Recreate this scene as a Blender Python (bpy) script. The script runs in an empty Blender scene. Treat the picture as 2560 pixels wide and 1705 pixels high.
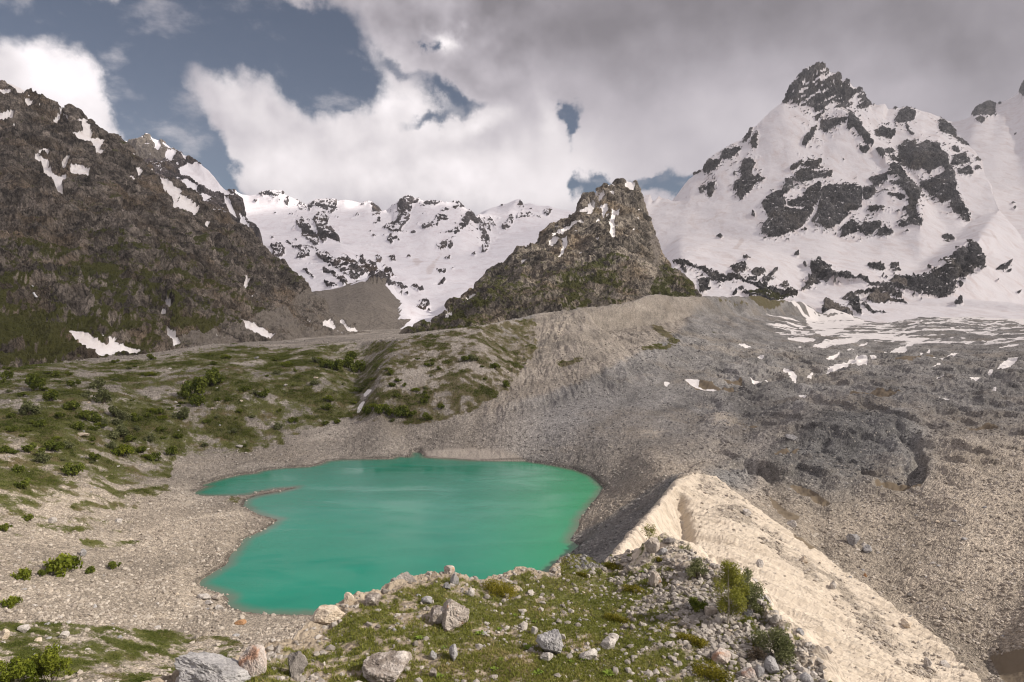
import bpy, math, random
import numpy as np
from mathutils import Vector
from mathutils.geometry import delaunay_2d_cdt

R = math.radians
random.seed(5)
rng = np.random.default_rng(11)
sc = bpy.context.scene
COL = sc.collection

# ------------------------------------------------------------------ camera
F, CX, CY, HC = 1707.0, 1280.0, 852.5, 80.0          # focal length and centre in photo pixels, height over the lake
PITCH = math.atan((CY - 780.0) / F)
CP, SP = math.cos(PITCH), math.sin(PITCH)
cam = bpy.data.cameras.new('camera')
cam.lens, cam.sensor_width, cam.clip_start, cam.clip_end = 24.0, 36.0, 0.5, 60000.0
cam_o = bpy.data.objects.new('camera', cam)
cam_o.location = (0, 0, HC)
cam_o.rotation_euler = (R(90) - PITCH, 0, 0)
COL.objects.link(cam_o)
sc.camera = cam_o

# ------------------------------------------------------------------ light
SUN_EL, SUN_AZ = R(35), R(104)                       # azimuth clockwise from +Y (the view direction)
SUN_DIR = Vector((math.sin(SUN_AZ) * math.cos(SUN_EL), math.cos(SUN_AZ) * math.cos(SUN_EL), math.sin(SUN_EL)))
sun = bpy.data.lights.new('sun', 'SUN')
sun.energy, sun.angle, sun.color = 4.2, R(0.5), (1.0, 0.92, 0.82)
sun_o = bpy.data.objects.new('sun', sun)
sun_o.rotation_euler = SUN_DIR.to_track_quat('Z', 'Y').to_euler()
COL.objects.link(sun_o)
sc.view_settings.view_transform = 'Standard'
sc.view_settings.look = 'None'
sc.view_settings.exposure = 0.42
sc.view_settings.gamma = 1.0
sc.cycles.pixel_filter_type = 'BLACKMAN_HARRIS'
sc.cycles.filter_width = 1.15
sc.cycles.max_bounces = 5
sc.cycles.diffuse_bounces = 2
sc.cycles.glossy_bounces = 2
sc.cycles.transparent_max_bounces = 6
sc.cycles.volume_bounces = 0


def ray(px, py):
    u, v = (np.asarray(px, float) - CX) / F, (CY - np.asarray(py, float)) / F
    return u, CP + v * SP, -SP + v * CP


def at_y(px, py, Y):
    dx, dy, dz = ray(px, py)
    return np.array((dx * Y / dy, Y, HC + dz * Y / dy))


def at_z(px, py, z):
    dx, dy, dz = ray(px, py)
    t = (z - HC) / dz
    return np.array((dx * t, dy * t, z))


def proj(x, y, z):
    d = y * CP - (z - HC) * SP
    return CX + F * x / d, CY - F * (y * SP + (z - HC) * CP) / d


# ------------------------------------------------------------------ node helper
class NB:
    def __init__(self, tree):
        self.t = tree

    def new(self, kind, **kw):
        n = self.t.nodes.new(kind)
        for k, v in kw.items():
            setattr(n, k, v)
        return n

    def put(self, sock, v):
        if hasattr(v, 'is_output') or isinstance(v, bpy.types.NodeSocket):
            self.t.links.new(v, sock)
        elif v is not None:
            sock.default_value = v

    def m(self, op, a, b=None, c=None, clamp=False):
        n = self.new('ShaderNodeMath', operation=op, use_clamp=clamp)
        self.put(n.inputs[0], a)
        self.put(n.inputs[1], b)
        self.put(n.inputs[2], c)
        return n.outputs[0]

    def smooth(self, x, lo, hi, o0=0.0, o1=1.0):
        n = self.new('ShaderNodeMapRange', interpolation_type='SMOOTHSTEP')
        self.put(n.inputs[0], x)
        for i, v in enumerate((lo, hi, o0, o1)):
            n.inputs[1 + i].default_value = v
        return n.outputs[0]

    def mix(self, f, a, b, blend='MIX'):
        n = self.new('ShaderNodeMix', data_type='RGBA', blend_type=blend)
        self.put(n.inputs[0], f)
        for s, v in ((n.inputs[6], a), (n.inputs[7], b)):
            self.put(s, (v + (1.0,)) if isinstance(v, tuple) and len(v) == 3 else v)
        return n.outputs[2]

    def noise(self, vec, scale, detail=4.0, rough=0.55, dist=0.0, color=False):
        n = self.new('ShaderNodeTexNoise')
        self.put(n.inputs['Vector'], vec)
        n.inputs['Scale'].default_value = scale
        n.inputs['Detail'].default_value = detail
        n.inputs['Roughness'].default_value = rough
        n.inputs['Distortion'].default_value = dist
        return n.outputs['Color' if color else 'Fac']

    def voro(self, vec, scale, out='Color', feature='F1'):
        n = self.new('ShaderNodeTexVoronoi', feature=feature)
        self.put(n.inputs['Vector'], vec)
        n.inputs['Scale'].default_value = scale
        return n.outputs[out]

    def attr(self, name):
        return self.new('ShaderNodeAttribute', attribute_name=name).outputs['Fac']

    def vmul(self, vec, v):
        n = self.new('ShaderNodeVectorMath', operation='MULTIPLY')
        self.put(n.inputs[0], vec)
        n.inputs[1].default_value = v
        return n.outputs[0]

    def vadd(self, vec, v):
        n = self.new('ShaderNodeVectorMath', operation='ADD')
        self.put(n.inputs[0], vec)
        self.put(n.inputs[1], v)
        return n.outputs[0]

    def obj(self):
        return self.new('ShaderNodeTexCoord').outputs['Object']

    def grey(self, v, amp_lo, amp_hi):
        n = self.new('ShaderNodeMapRange')
        self.put(n.inputs[0], v)
        n.inputs[3].default_value, n.inputs[4].default_value = amp_lo, amp_hi
        return n.outputs[0]

    def scale(self, col, f):
        n = self.new('ShaderNodeVectorMath', operation='SCALE')
        self.put(n.inputs[0], col)
        self.put(n.inputs['Scale'], f)
        return n.outputs[0]

    def bump(self, h, strength, dist):
        n = self.new('ShaderNodeBump')
        n.inputs['Strength'].default_value = strength
        n.inputs['Distance'].default_value = dist
        self.put(n.inputs['Height'], h)
        return n.outputs[0]


def material(name):
    m = bpy.data.materials.new(name)
    m.use_nodes = True
    nb = NB(m.node_tree)
    b = m.node_tree.nodes['Principled BSDF']
    b.inputs['Roughness'].default_value = 0.9
    b.inputs['Specular IOR Level'].default_value = 0.15
    return m, nb, b


# ------------------------------------------------------------------ sky: Nishita blue behind banks of cloud
world = bpy.data.worlds.new('World')
sc.world = world
world.use_nodes = True
wn = NB(world.node_tree)
world.node_tree.nodes.clear()


def sky_uv(px, py):
    dx, dy, dz = ray(px, py)
    return dx / dy, dz / dy


def build_sky():
    gen = wn.new('ShaderNodeTexCoord').outputs['Generated']
    sep = wn.new('ShaderNodeSeparateXYZ')
    wn.put(sep.inputs[0], gen)
    ydiv = wn.m('MAXIMUM', sep.outputs[1], 0.12)
    u = wn.m('DIVIDE', sep.outputs[0], ydiv)
    v = wn.m('DIVIDE', sep.outputs[2], ydiv)

    uv0 = wn.new('ShaderNodeCombineXYZ')
    wn.put(uv0.inputs[0], u); wn.put(uv0.inputs[1], v)
    # billows: the position is warped with noise so that every bank gets a ragged outline
    def warped(scale, detail, rough, amp):
        c = wn.noise(gen, scale, detail, rough, 0.0, True)
        w = wn.new('ShaderNodeVectorMath', operation='SUBTRACT')
        wn.put(w.inputs[0], c); w.inputs[1].default_value = (0.5, 0.5, 0.5)
        return wn.scale(w.outputs[0], amp)

    uvw = wn.vadd(uv0.outputs[0], wn.vadd(warped(6.0, 3.0, 0.5, 0.16), warped(22.0, 6.0, 0.62, 0.075)))
    s2 = wn.new('ShaderNodeSeparateXYZ')
    wn.put(s2.inputs[0], uvw)
    U, V = s2.outputs[0], s2.outputs[1]

    def blob(acc, P, px, py, rx, ry, amp, rot=0.0):
        u0, v0 = sky_uv(px, py)
        d = wn.new('ShaderNodeVectorMath', operation='SUBTRACT')
        wn.put(d.inputs[0], P); d.inputs[1].default_value = (float(u0), float(v0), 0.0)
        c, s = math.cos(R(rot)), math.sin(R(rot))
        dots = []
        for vec in (((c * F / rx), (s * F / rx), 0.0), ((-s * F / ry), (c * F / ry), 0.0)):
            n = wn.new('ShaderNodeVectorMath', operation='DOT_PRODUCT')
            wn.put(n.inputs[0], d.outputs[0]); n.inputs[1].default_value = vec
            dots.append(n.outputs['Value'])
        r2 = wn.m('MULTIPLY_ADD', dots[0], dots[0], wn.m('MULTIPLY', dots[1], dots[1]))
        return wn.m('MULTIPLY_ADD', wn.m('POWER', 0.36788, r2), amp, acc)

    def total(items, P):
        acc = 0.0
        for it in items:
            acc = blob(acc, P, *it)
        return acc

    # gaps of blue (photo position, half sizes, depth, tilt)
    gaps = total(GAPS, uvw)

    def billow(vec):
        a = wn.noise(vec, 7.0, 8.0, 0.52)
        return a

    fb = billow(gen)
    dens = wn.m('SUBTRACT', 1.0, gaps)
    dens = wn.m('ADD', dens, wn.m('MULTIPLY', wn.m('SUBTRACT', fb, 0.5), 0.9))
    alpha = wn.smooth(dens, 0.30, 0.82)
    veil = wn.smooth(wn.noise(wn.vmul(gen, (1.0, 1.0, 1.8)), 13.0, 7.0, 0.6), 0.50, 0.78, 0.0, 0.55)
    alpha = wn.m('MAXIMUM', alpha, veil)
    # brightness of the cloud: broad banks, sunlit tops, darker bases, soft mottling
    half = wn.new('ShaderNodeMix', data_type='VECTOR')
    half.inputs[0].default_value = 0.6
    wn.put(half.inputs[4], uv0.outputs[0]); wn.put(half.inputs[5], uvw)
    bright = total(BRIGHT, half.outputs[1])
    n_lo = wn.noise(wn.vadd(gen, (3.1, 1.7, 0.4)), 6.0, 5.0, 0.5)
    up = wn.vadd(gen, (0.012, 0.0, 0.022))
    puff = wn.m('SUBTRACT', wn.noise(gen, 9.0, 4.0, 0.5), wn.noise(up, 9.0, 4.0, 0.5))
    left = wn.smooth(u, -0.12, 0.12, 1.0, 0.28)
    lum = wn.m('MULTIPLY_ADD', bright, 1.12, 0.43)
    lum = wn.m('ADD', lum, wn.m('MULTIPLY', wn.m('SUBTRACT', n_lo, 0.5), wn.smooth(u, -0.1, 0.25, 0.26, 0.13)))
    lum = wn.m('ADD', lum, wn.m('MULTIPLY', wn.m('MULTIPLY', puff, PUFF), left))
    lum = wn.m('MINIMUM', wn.m('MAXIMUM', lum, 0.17), 0.88)
    warm = wn.smooth(lum, 0.25, 0.70)
    tint = wn.mix(warm, (1.035, 0.955, 1.045), (1.04, 0.975, 0.99))
    ccol = wn.scale(tint, lum)
    sky = wn.new('ShaderNodeTexSky', sky_type='NISHITA', sun_disc=False, sun_elevation=SUN_EL, sun_rotation=SUN_AZ,
                 altitude=2300.0, air_density=1.0, dust_density=1.4, ozone_density=1.0)
    bg1 = wn.new('ShaderNodeBackground')
    wn.put(bg1.inputs[0], wn.mix(1.0, sky.outputs[0], (0.97, 0.90, 0.85), 'MULTIPLY'))
    bg1.inputs[1].default_value = 0.048
    bg2 = wn.new('ShaderNodeBackground')
    wn.put(bg2.inputs[0], ccol)
    bg2.inputs[1].default_value = 1.0
    mx = wn.new('ShaderNodeMixShader')
    wn.put(mx.inputs[0], alpha)
    wn.put(mx.inputs[1], bg1.outputs[0])
    wn.put(mx.inputs[2], bg2.outputs[0])
    out = wn.new('ShaderNodeOutputWorld')
    wn.put(out.inputs[0], mx.outputs[0])


PUFF = 0.85
GAPS = [
    (100, 40, 300, 80, 0.85, 0), (370, 50, 170, 60, 0.65, 0), (640, 125, 210, 95, 1.2, -12), (850, 160, 110, 62, 1.05, -10), (800, 70, 130, 62, 0.75, 0),
    (520, 60, 140, 60, 0.7, 0), (310, 160, 90, 70, 0.8, -30), (365, 240, 85, 85, 1.0, -40), (430, 315, 90, 66, 1.05, -40), (505, 390, 68, 54, 1.0, -40),
    (570, 460, 50, 44, 0.9, -30), (1130, 222, 75, 28, 0.72, -15), (1080, 272, 84, 22, 0.60, 8), (1030, 150, 60, 20, 0.44, -25), (1112, 90, 14, 24, 0.55, 0),
    (1412, 272, 28, 30, 0.88, -30), (1434, 322, 20, 46, 0.95, -20), (1510, 462, 70, 34, 0.9, 0), (1600, 450, 80, 22, 0.4, 0), (1672, 470, 60, 38, 1.0, 0), (1422, 455, 28, 28, 0.68, 0),
]
BRIGHT = [
    (120, 240, 260, 190, 0.34, 0), (920, 240, 260, 120, 0.24, 0), (700, 190, 120, 60, 0.12, 0), (800, 420, 420, 110, 0.19, 0),
    (1330, 440, 230, 110, 0.20, 0), (1120, 85, 24, 26, 0.45, 0), (1360, 300, 40, 50, 0.16, 0), (1190, 300, 60, 24, 0.22, 20),
    (2300, 0, 700, 190, -0.20, 0), (1500, 60, 480, 190, -0.16, 0), (2500, 250, 240, 160, -0.10, 0), (1000, 40, 160, 70, -0.08, 0),
    (1750, 380, 260, 130, 0.03, 0), (640, 300, 220, 60, -0.05, 0), (900, 345, 260, 40, -0.08, 0),
]
build_sky()

# ------------------------------------------------------------------ noise and terrain tools
def _hash(ix, iy, iz, seed):
    h = (ix.astype(np.uint32) * np.uint32(374761393) + iy.astype(np.uint32) * np.uint32(668265263)
         + iz.astype(np.uint32) * np.uint32(2246822519) + np.uint32(seed * 3266489917 % 4294967296))
    h = (h ^ (h >> np.uint32(13))) * np.uint32(1274126177)
    h = (h ^ (h >> np.uint32(15))) * np.uint32(2654435769)
    return h ^ (h >> np.uint32(16))


def gnoise(x, y, z, seed=0):
    fx, fy, fz = np.floor(x), np.floor(y), np.floor(z)
    ix, iy, iz = fx.astype(np.int64), fy.astype(np.int64), fz.astype(np.int64)
    x, y, z = (x - fx).astype(np.float32), (y - fy).astype(np.float32), (z - fz).astype(np.float32)
    sx, sy, sz = (t * t * t * (t * (t * 6 - 15) + 10) for t in (x, y, z))
    acc = np.zeros(x.shape, np.float32)
    for i in (0, 1):
        wx = sx if i else 1 - sx
        for j in (0, 1):
            wxy = wx * (sy if j else 1 - sy)
            for k in (0, 1):
                h = _hash(ix + i, iy + j, iz + k, seed)
                gx = (h & 255).astype(np.float32) / 127.5 - 1
                gy = ((h >> 8) & 255).astype(np.float32) / 127.5 - 1
                gz = ((h >> 16) & 255).astype(np.float32) / 127.5 - 1
                acc += wxy * (sz if k else 1 - sz) * (gx * (x - i) + gy * (y - j) + gz * (z - k))
    return acc * 1.25


def fbm(x, y, z, octaves, gain=0.5, ridged=False, seed=0):
    out, amp, tot, f = 0, 1.0, 0.0, 1.0
    for o in range(octaves):
        n = gnoise(x * f, y * f, z * f, seed + o * 17)
        if ridged:
            n = 1 - 2 * np.abs(n) * 1.4
        out = out + n * amp
        tot += amp
        amp *= gain
        f *= 2.03
    return out / tot


def blur(z, sig, axis=None):
    if sig <= 0:
        return z
    r = int(math.ceil(sig * 2.5))
    k = np.exp(-0.5 * (np.arange(-r, r + 1) / sig) ** 2)
    k /= k.sum()
    for ax in ((0, 1) if axis is None else (axis,)):
        pad = [(0, 0), (0, 0)]
        pad[ax] = (r, r)
        zp = np.pad(z, pad, mode='edge')
        n = z.shape[ax]
        out = np.zeros_like(z)
        for i, w in enumerate(k):
            out += w * (zp[i:i + n] if ax == 0 else zp[:, i:i + n])
        z = out
    return z


def sstep(x, lo, hi):
    t = np.clip((x - lo) / (hi - lo), 0, 1)
    return t * t * (3 - 2 * t)


def in_poly(px, py, poly):
    """bool array: which points lie in the polygon."""
    res = np.zeros(px.shape, bool)
    poly = np.asarray(poly, float)
    lo, hi = poly.min(0), poly.max(0)
    sel = np.nonzero((px >= lo[0]) & (px <= hi[0]) & (py >= lo[1]) & (py <= hi[1]))
    if not len(sel[0]):
        return res
    x, y = px[sel], py[sel]
    c = np.zeros(x.shape, bool)
    n = len(poly)
    for i in range(n):
        x1, y1 = poly[i]
        x2, y2 = poly[(i + 1) % n]
        if y1 == y2:
            continue
        c ^= ((y1 > y) != (y2 > y)) & (x < (x2 - x1) * (y - y1) / (y2 - y1) + x1)
    res[sel] = c
    return res


def any_poly(px, py, polys):
    r = np.zeros(px.shape, bool)
    for p in polys:
        r |= in_poly(px, py, p)
    return r


def seg_dist(x, y, line, closed=False):
    d = np.full(x.shape, 1e9)
    pts = list(line) + ([line[0]] if closed else [])
    for (x1, y1), (x2, y2) in zip(pts[:-1], pts[1:]):
        dx, dy = x2 - x1, y2 - y1
        t = np.clip(((x - x1) * dx + (y - y1) * dy) / (dx * dx + dy * dy + 1e-12), 0, 1)
        d = np.minimum(d, np.hypot(x - x1 - t * dx, y - y1 - t * dy))
    return d


class Terrain:
    """A height field over a fan of columns (x/y) and rows (log y): even detail near and far."""

    def __init__(self, a0, a1, na, y0, y1, ny):
        self.a0, self.a1, self.na, self.ny = a0, a1, na, ny
        self.t0, self.t1 = math.log(y0), math.log(y1)
        self.A, self.T = np.meshgrid(np.linspace(a0, a1, na), np.linspace(self.t0, self.t1, ny))
        self.Y = np.exp(self.T)
        self.X = self.A * self.Y

    def ij(self, x, y):
        return ((x / y - self.a0) / (self.a1 - self.a0) * (self.na - 1),
                (np.log(y) - self.t0) / (self.t1 - self.t0) * (self.ny - 1))

    def tin(self, lines, points=(), sig=2.0, sharp=(), sig_soft=7.0):
        V, Zs, E = [], [], []
        for ln in lines:
            s = len(V)
            for p in ln:
                i, j = self.ij(p[0], p[1])
                V.append(Vector((float(i), float(j)))); Zs.append(float(p[2]))
            E += [(k, k + 1) for k in range(s, len(V) - 1)]
        for p in points:
            i, j = self.ij(p[0], p[1])
            V.append(Vector((float(i), float(j)))); Zs.append(float(p[2]))
        v2, e2, f2, ov, oe, of = delaunay_2d_cdt(V, E, [], 0, 1e-4)
        z2 = []
        for k, v in enumerate(v2):
            if ov[k]:
                z2.append(sum(Zs[q] for q in ov[k]) / len(ov[k]))
            else:
                acc, wt = 0.0, 1e-9
                for a, b in E:
                    d = V[b] - V[a]
                    t = max(0, min(1, (v - V[a]).dot(d) / max(d.length_squared, 1e-9)))
                    dist = (V[a] + d * t - v).length
                    if dist < 0.05:
                        acc += Zs[a] + (Zs[b] - Zs[a]) * t; wt += 1
                z2.append(acc / wt)
        Z = np.full((self.ny, self.na), np.nan)
        for f in f2:
            (x0, y0), (x1, y1), (x3, y3) = [tuple(v2[q]) for q in f[:3]]
            za, zb, zc = [z2[q] for q in f[:3]]
            ia, ib = max(0, math.floor(min(x0, x1, x3))), min(self.na - 1, math.ceil(max(x0, x1, x3)))
            ja, jb = max(0, math.floor(min(y0, y1, y3))), min(self.ny - 1, math.ceil(max(y0, y1, y3)))
            if ib < ia or jb < ja:
                continue
            gi, gj = np.meshgrid(np.arange(ia, ib + 1), np.arange(ja, jb + 1))
            det = (y1 - y3) * (x0 - x3) + (x3 - x1) * (y0 - y3)
            if abs(det) < 1e-9:
                continue
            l0 = ((y1 - y3) * (gi - x3) + (x3 - x1) * (gj - y3)) / det
            l1 = ((y3 - y0) * (gi - x3) + (x0 - x3) * (gj - y3)) / det
            l2 = 1 - l0 - l1
            ok = (l0 >= -1e-6) & (l1 >= -1e-6) & (l2 >= -1e-6)
            Z[gj[ok], gi[ok]] = (l0 * za + l1 * zb + l2 * zc)[ok]
        bad = np.isnan(Z)
        if bad.any():                                   # outside the triangulation: carry the nearest row's height on
            for _ in range(4000):
                if not bad.any():
                    break
                for ax, sh in ((0, 1), (0, -1), (1, 1), (1, -1)):
                    s = np.roll(Z, sh, ax)
                    fill = np.isnan(Z) & ~np.isnan(s)
                    Z[fill] = s[fill]
                bad = np.isnan(Z)
        zs, zl = blur(Z, sig), blur(Z, sig_soft)
        w = np.zeros_like(Z)
        for ln in sharp:
            q = [self.ij(p[0], p[1]) for p in ln]
            gi, gj = np.meshgrid(np.arange(self.na), np.arange(self.ny))
            w = np.maximum(w, 1 - sstep(seg_dist(gi, gj, q), 1.5 * sig_soft, 3.5 * sig_soft))
        self.Z = zs * w + zl * (1 - w)
        return self

    def normals(self):
        def d(a, ax):
            return np.gradient(a, axis=ax)
        ux, uy, uz = d(self.X, 1), d(self.Y, 1), d(self.Z, 1)
        vx, vy, vz = d(self.X, 0), d(self.Y, 0), d(self.Z, 0)
        n = np.stack((uy * vz - uz * vy, uz * vx - ux * vz, ux * vy - uy * vx), -1)
        n /= np.linalg.norm(n, axis=-1, keepdims=True) + 1e-12
        n[n[..., 2] < 0] *= -1
        return n

    def displace(self, n, d):
        self.X = self.X + n[..., 0] * d
        self.Y = self.Y + n[..., 1] * d
        self.Z = self.Z + n[..., 2] * d

    def height(self, x, y):
        i, j = self.ij(x, y)
        i, j = np.clip(i, 0, self.na - 1.001), np.clip(j, 0, self.ny - 1.001)
        i0, j0 = np.floor(i).astype(int), np.floor(j).astype(int)
        fi, fj = i - i0, j - j0
        Z = self.Z
        return ((Z[j0, i0] * (1 - fi) + Z[j0, i0 + 1] * fi) * (1 - fj)
                + (Z[j0 + 1, i0] * (1 - fi) + Z[j0 + 1, i0 + 1] * fi) * fj)

    def hit(self, px, py, ymin=0.0):
        """the point of the ground seen at a photo position (first crossing beyond ymin)."""
        dx, dy, dz = ray(px, py)
        ys = np.exp(np.linspace(max(self.t0, math.log(max(ymin, 1e-3))), self.t1, 1600))
        xs = ys * dx / dy
        zr = HC + ys * dz / dy
        below = self.height(xs, ys) >= zr
        k = int(np.argmax(below))
        if not below.any():
            return None
        return np.array((xs[k], ys[k], self.height(xs[k], ys[k])))

    def mesh(self, name, mat, attrs=None, keep=None):
        ny, na = self.ny, self.na
        v = np.stack((self.X, self.Y, self.Z), -1).reshape(-1, 3).astype(np.float32)
        idx = np.arange(ny * na).reshape(ny, na)
        q = np.stack((idx[:-1, :-1], idx[:-1, 1:], idx[1:, 1:], idx[1:, :-1]), -1).reshape(-1, 4)
        if keep is not None:
            k = (keep[:-1, :-1] | keep[:-1, 1:] | keep[1:, 1:] | keep[1:, :-1]).reshape(-1)
            q = q[k]
            used = np.zeros(ny * na, bool)
            used[q.reshape(-1)] = True
            remap = np.cumsum(used) - 1
            v, q = v[used], remap[q]
            attrs = {n: a.reshape(-1)[used] for n, a in (attrs or {}).items()}
        return mesh_object(name, v, q, mat, attrs=attrs, smooth=True)


def mesh_object(name, v, faces, mat, parent=None, attrs=None, smooth=False):
    """one linked mesh object from numpy arrays (faces: n x 3 or n x 4)."""
    me = bpy.data.meshes.new(name)
    v = np.asarray(v, np.float32)
    faces = np.asarray(faces, np.int32)
    k = faces.shape[1]
    me.vertices.add(len(v)); me.vertices.foreach_set('co', v.reshape(-1))
    me.loops.add(faces.size); me.loops.foreach_set('vertex_index', faces.reshape(-1))
    me.polygons.add(len(faces))
    me.polygons.foreach_set('loop_start', np.arange(0, faces.size, k, dtype=np.int32))
    me.polygons.foreach_set('use_smooth', np.full(len(faces), smooth))
    me.update(calc_edges=True)
    for n, a in (attrs or {}).items():
        me.attributes.new(n, 'FLOAT', 'POINT').data.foreach_set('value', np.asarray(a, np.float32).reshape(-1))
    if mat is not None:
        me.materials.append(mat)
    o = bpy.data.objects.new(name, me)
    COL.objects.link(o)
    o.parent = parent
    return o


def tag(o, label=None, cat=None, group=None, kind=None):
    for k, v in (('label', label), ('category', cat), ('group', group), ('kind', kind)):
        if v:
            o[k] = v
    return o


def zoomed(x0, y0, s, polys):
    """outlines measured in an enlarged cut-out of the photo, back to photo pixels."""
    return [[(x0 + s * a, y0 + s * b) for a, b in zip(p[0::2], p[1::2])] for p in polys]

# ------------------------------------------------------------------ the ground: basin, moraines, glacier, foreground knoll
def LZ(*pts):
    return [at_z(a, b, c) for a, b, c in pts]


def LY(*pts):
    return [at_y(a, b, c) for a, b, c in pts]


SHORE_PX = [(1020, 1143), (996, 1141), (980, 1147), (930, 1148), (860, 1149), (818, 1152), (800, 1161), (775, 1167), (710, 1170),
            (690, 1172), (648, 1178), (640, 1183), (600, 1187), (563, 1195), (525, 1206), (498, 1214), (520, 1216), (505, 1222),
            (478, 1234), (505, 1240), (540, 1240), (586, 1239), (625, 1237), (648, 1229), (690, 1222), (740, 1217), (738, 1221),
            (690, 1232), (640, 1240), (614, 1250), (608, 1265), (640, 1282), (668, 1292), (697, 1299), (680, 1312), (650, 1331),
            (612, 1345), (594, 1372), (574, 1390), (569, 1410), (540, 1428), (503, 1449), (497, 1464), (520, 1474), (550, 1481),
            (574, 1496), (566, 1511), (602, 1529), (660, 1535), (720, 1537), (775, 1537), (900, 1550), (1050, 1555), (1200, 1530),
            (1330, 1470), (1400, 1410), (1457, 1366), (1424, 1352), (1434, 1335), (1441, 1325), (1448, 1311), (1446, 1300),
            (1460, 1285), (1475, 1265), (1489, 1248), (1511, 1221), (1497, 1207), (1480, 1190), (1440, 1175), (1380, 1163),
            (1310, 1152), (1250, 1152), (1190, 1152), (1120, 1147), (1065, 1144), (1051, 1130), (1030, 1131), (1026, 1141)]
_shore = [at_z(a, b, 0.0) for a, b in SHORE_PX]
SHORE = []
for (p, q) in zip(_shore, _shore[1:] + _shore[:1]):          # frayed by hand-sized juts so that it is no drawn curve
    n = max(2, int(np.hypot(*(q - p)[:2]) / 1.2))
    for k in range(n):
        SHORE.append(p[:2] + (q - p)[:2] * k / n)
SHORE = np.array(SHORE)
SHORE += 0.55 * np.stack((gnoise(SHORE[:, 0] / 3, SHORE[:, 1] / 3, np.zeros(len(SHORE)), 3),
                          gnoise(SHORE[:, 0] / 3, SHORE[:, 1] / 3, np.zeros(len(SHORE)) + 9.5, 4)), 1)

G = Terrain(-1.10, 1.10, 1580, 26.0, 3000.0, 1080)

shore_line = [np.array((a, b, 0.0)) for a, b in SHORE[::3]]
shore_line.append(shore_line[0])
lake_floor = LZ((620, 1215, -2), (700, 1195, -3), (900, 1200, -7), (1150, 1190, -7), (1400, 1230, -6), (1350, 1330, -7), (1200, 1430, -7),
                (900, 1450, -7), (700, 1420, -6), (750, 1300, -6), (640, 1450, -4), (1000, 1300, -9))

KN = LY((300, 1760, 34), (380, 1702, 36), (480, 1650, 38), (560, 1640, 39), (640, 1612, 41), (720, 1592, 43), (775, 1555, 46), (800, 1535, 48), (870, 1487, 50),
        (950, 1468, 53), (1010, 1430, 56), (1060, 1432, 57), (1130, 1425, 58), (1200, 1447, 58), (1240, 1432, 60), (1300, 1410, 62),
        (1370, 1428, 62), (1405, 1387, 66), (1440, 1385, 67), (1500, 1398, 66), (1530, 1408, 66), (1585, 1394, 66), (1620, 1366, 65),
        (1660, 1344, 65), (1700, 1360, 64), (1760, 1392, 61), (1830, 1432, 58), (1900, 1490, 54), (1960, 1560, 50), (2020, 1612, 48),
        (2090, 1702, 44), (2150, 1790, 40))
KN_OUT = []
for i, p in enumerate(KN):                                   # the lip falls off steeply away from the knoll
    q = KN[min(i + 1, len(KN) - 1)] - KN[max(i - 1, 0)]
    nrm = np.array((-q[1], q[0])); nrm /= np.hypot(*nrm)
    KN_OUT.append(np.array((p[0] + nrm[0] * 4.5, p[1] + nrm[1] * 4.5, p[2] - 6.0)))
CREST = LY((1500, 1445, 98), (1530, 1400, 115), (1570, 1342, 145), (1640, 1270, 182), (1695, 1202, 220), (1708, 1188, 228), (1742, 1179, 240))
RIM = LY((1742, 1179, 240), (1790, 1196, 236), (1850, 1242, 226), (1920, 1302, 216), (2000, 1352, 207), (2080, 1412, 197), (2200, 1492, 180), (2350, 1592, 160), (2480, 1680, 148))
FACE1 = LY((1640, 1340, 165), (1700, 1300, 198), (1760, 1270, 208), (1830, 1310, 196), (1920, 1370, 186), (2000, 1420, 180), (2120, 1500, 170), (2300, 1620, 152))
FACE2 = LY((1640, 1400, 150), (1700, 1395, 168), (1760, 1420, 165), (1850, 1455, 160), (1960, 1560, 142), (2080, 1650, 132), (2160, 1700, 126), (2300, 1700, 134), (2330, 1760, 122))
GULLY = [np.array(p) for p in ((20, 95, 33.0), (36, 108, 25.0), (50, 116, 19.0), (66, 120, 13.0), (84, 122, 8.0))]
CREST_STEEP = [np.array((p[0] - 0.92 * 8, p[1] + 0.40 * 8, p[2] - 11.5)) for p in CREST[1:6]]     # the lake side: steep under the edge, then easing off
CREST_EASE = [np.array((p[0] - 0.92 * 22, p[1] + 0.40 * 22, max(3.0, p[2] - 17.5))) for p in CREST[1:6]]
FOOT = LZ((1470, 1345, 5), (1540, 1290, 8), (1620, 1232, 13), (1680, 1192, 19))
WALLTOP = LY((1335, 787, 780), (1390, 780, 810), (1450, 770, 850), (1550, 761, 920), (1590, 752, 960), (1620, 737, 1000), (1650, 735, 1030), (1700, 742, 1100), (1800, 743, 1250),
             (1900, 742, 1450), (2000, 748, 1650), (2070, 765, 1760), (2130, 785, 1900))
WALLTOP_BACK = [p + np.array((0.10 * p[1], 0.10 * p[1], -0.030 * p[1])) for p in WALLTOP]
WALLMID = LY((1345, 870, 640), (1450, 880, 610), (1560, 870, 690), (1700, 830, 900), (1850, 800, 1220), (2000, 790, 1560))
WALLEDGE = LY((1335, 787, 780), (1342, 830, 700), (1345, 870, 640), (1290, 950, 520), (1240, 1000, 460))
WALLFOOT = LZ((1180, 1085, 7), (1250, 1062, 13), (1400, 1012, 18), (1600, 962, 25), (1800, 892, 33), (1950, 835, 44), (2080, 802, 54))
LRIM = LZ((-160, 945, 40), (0, 925, 43), (100, 912, 43), (180, 902, 43), (300, 893, 43), (420, 886, 45), (500, 862, 48), (560, 857, 49), (640, 862, 47), (700, 868, 45),
          (800, 862, 49), (900, 850, 53), (1000, 846, 57), (1100, 831, 62), (1200, 812, 68), (1335, 789, 76))
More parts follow.
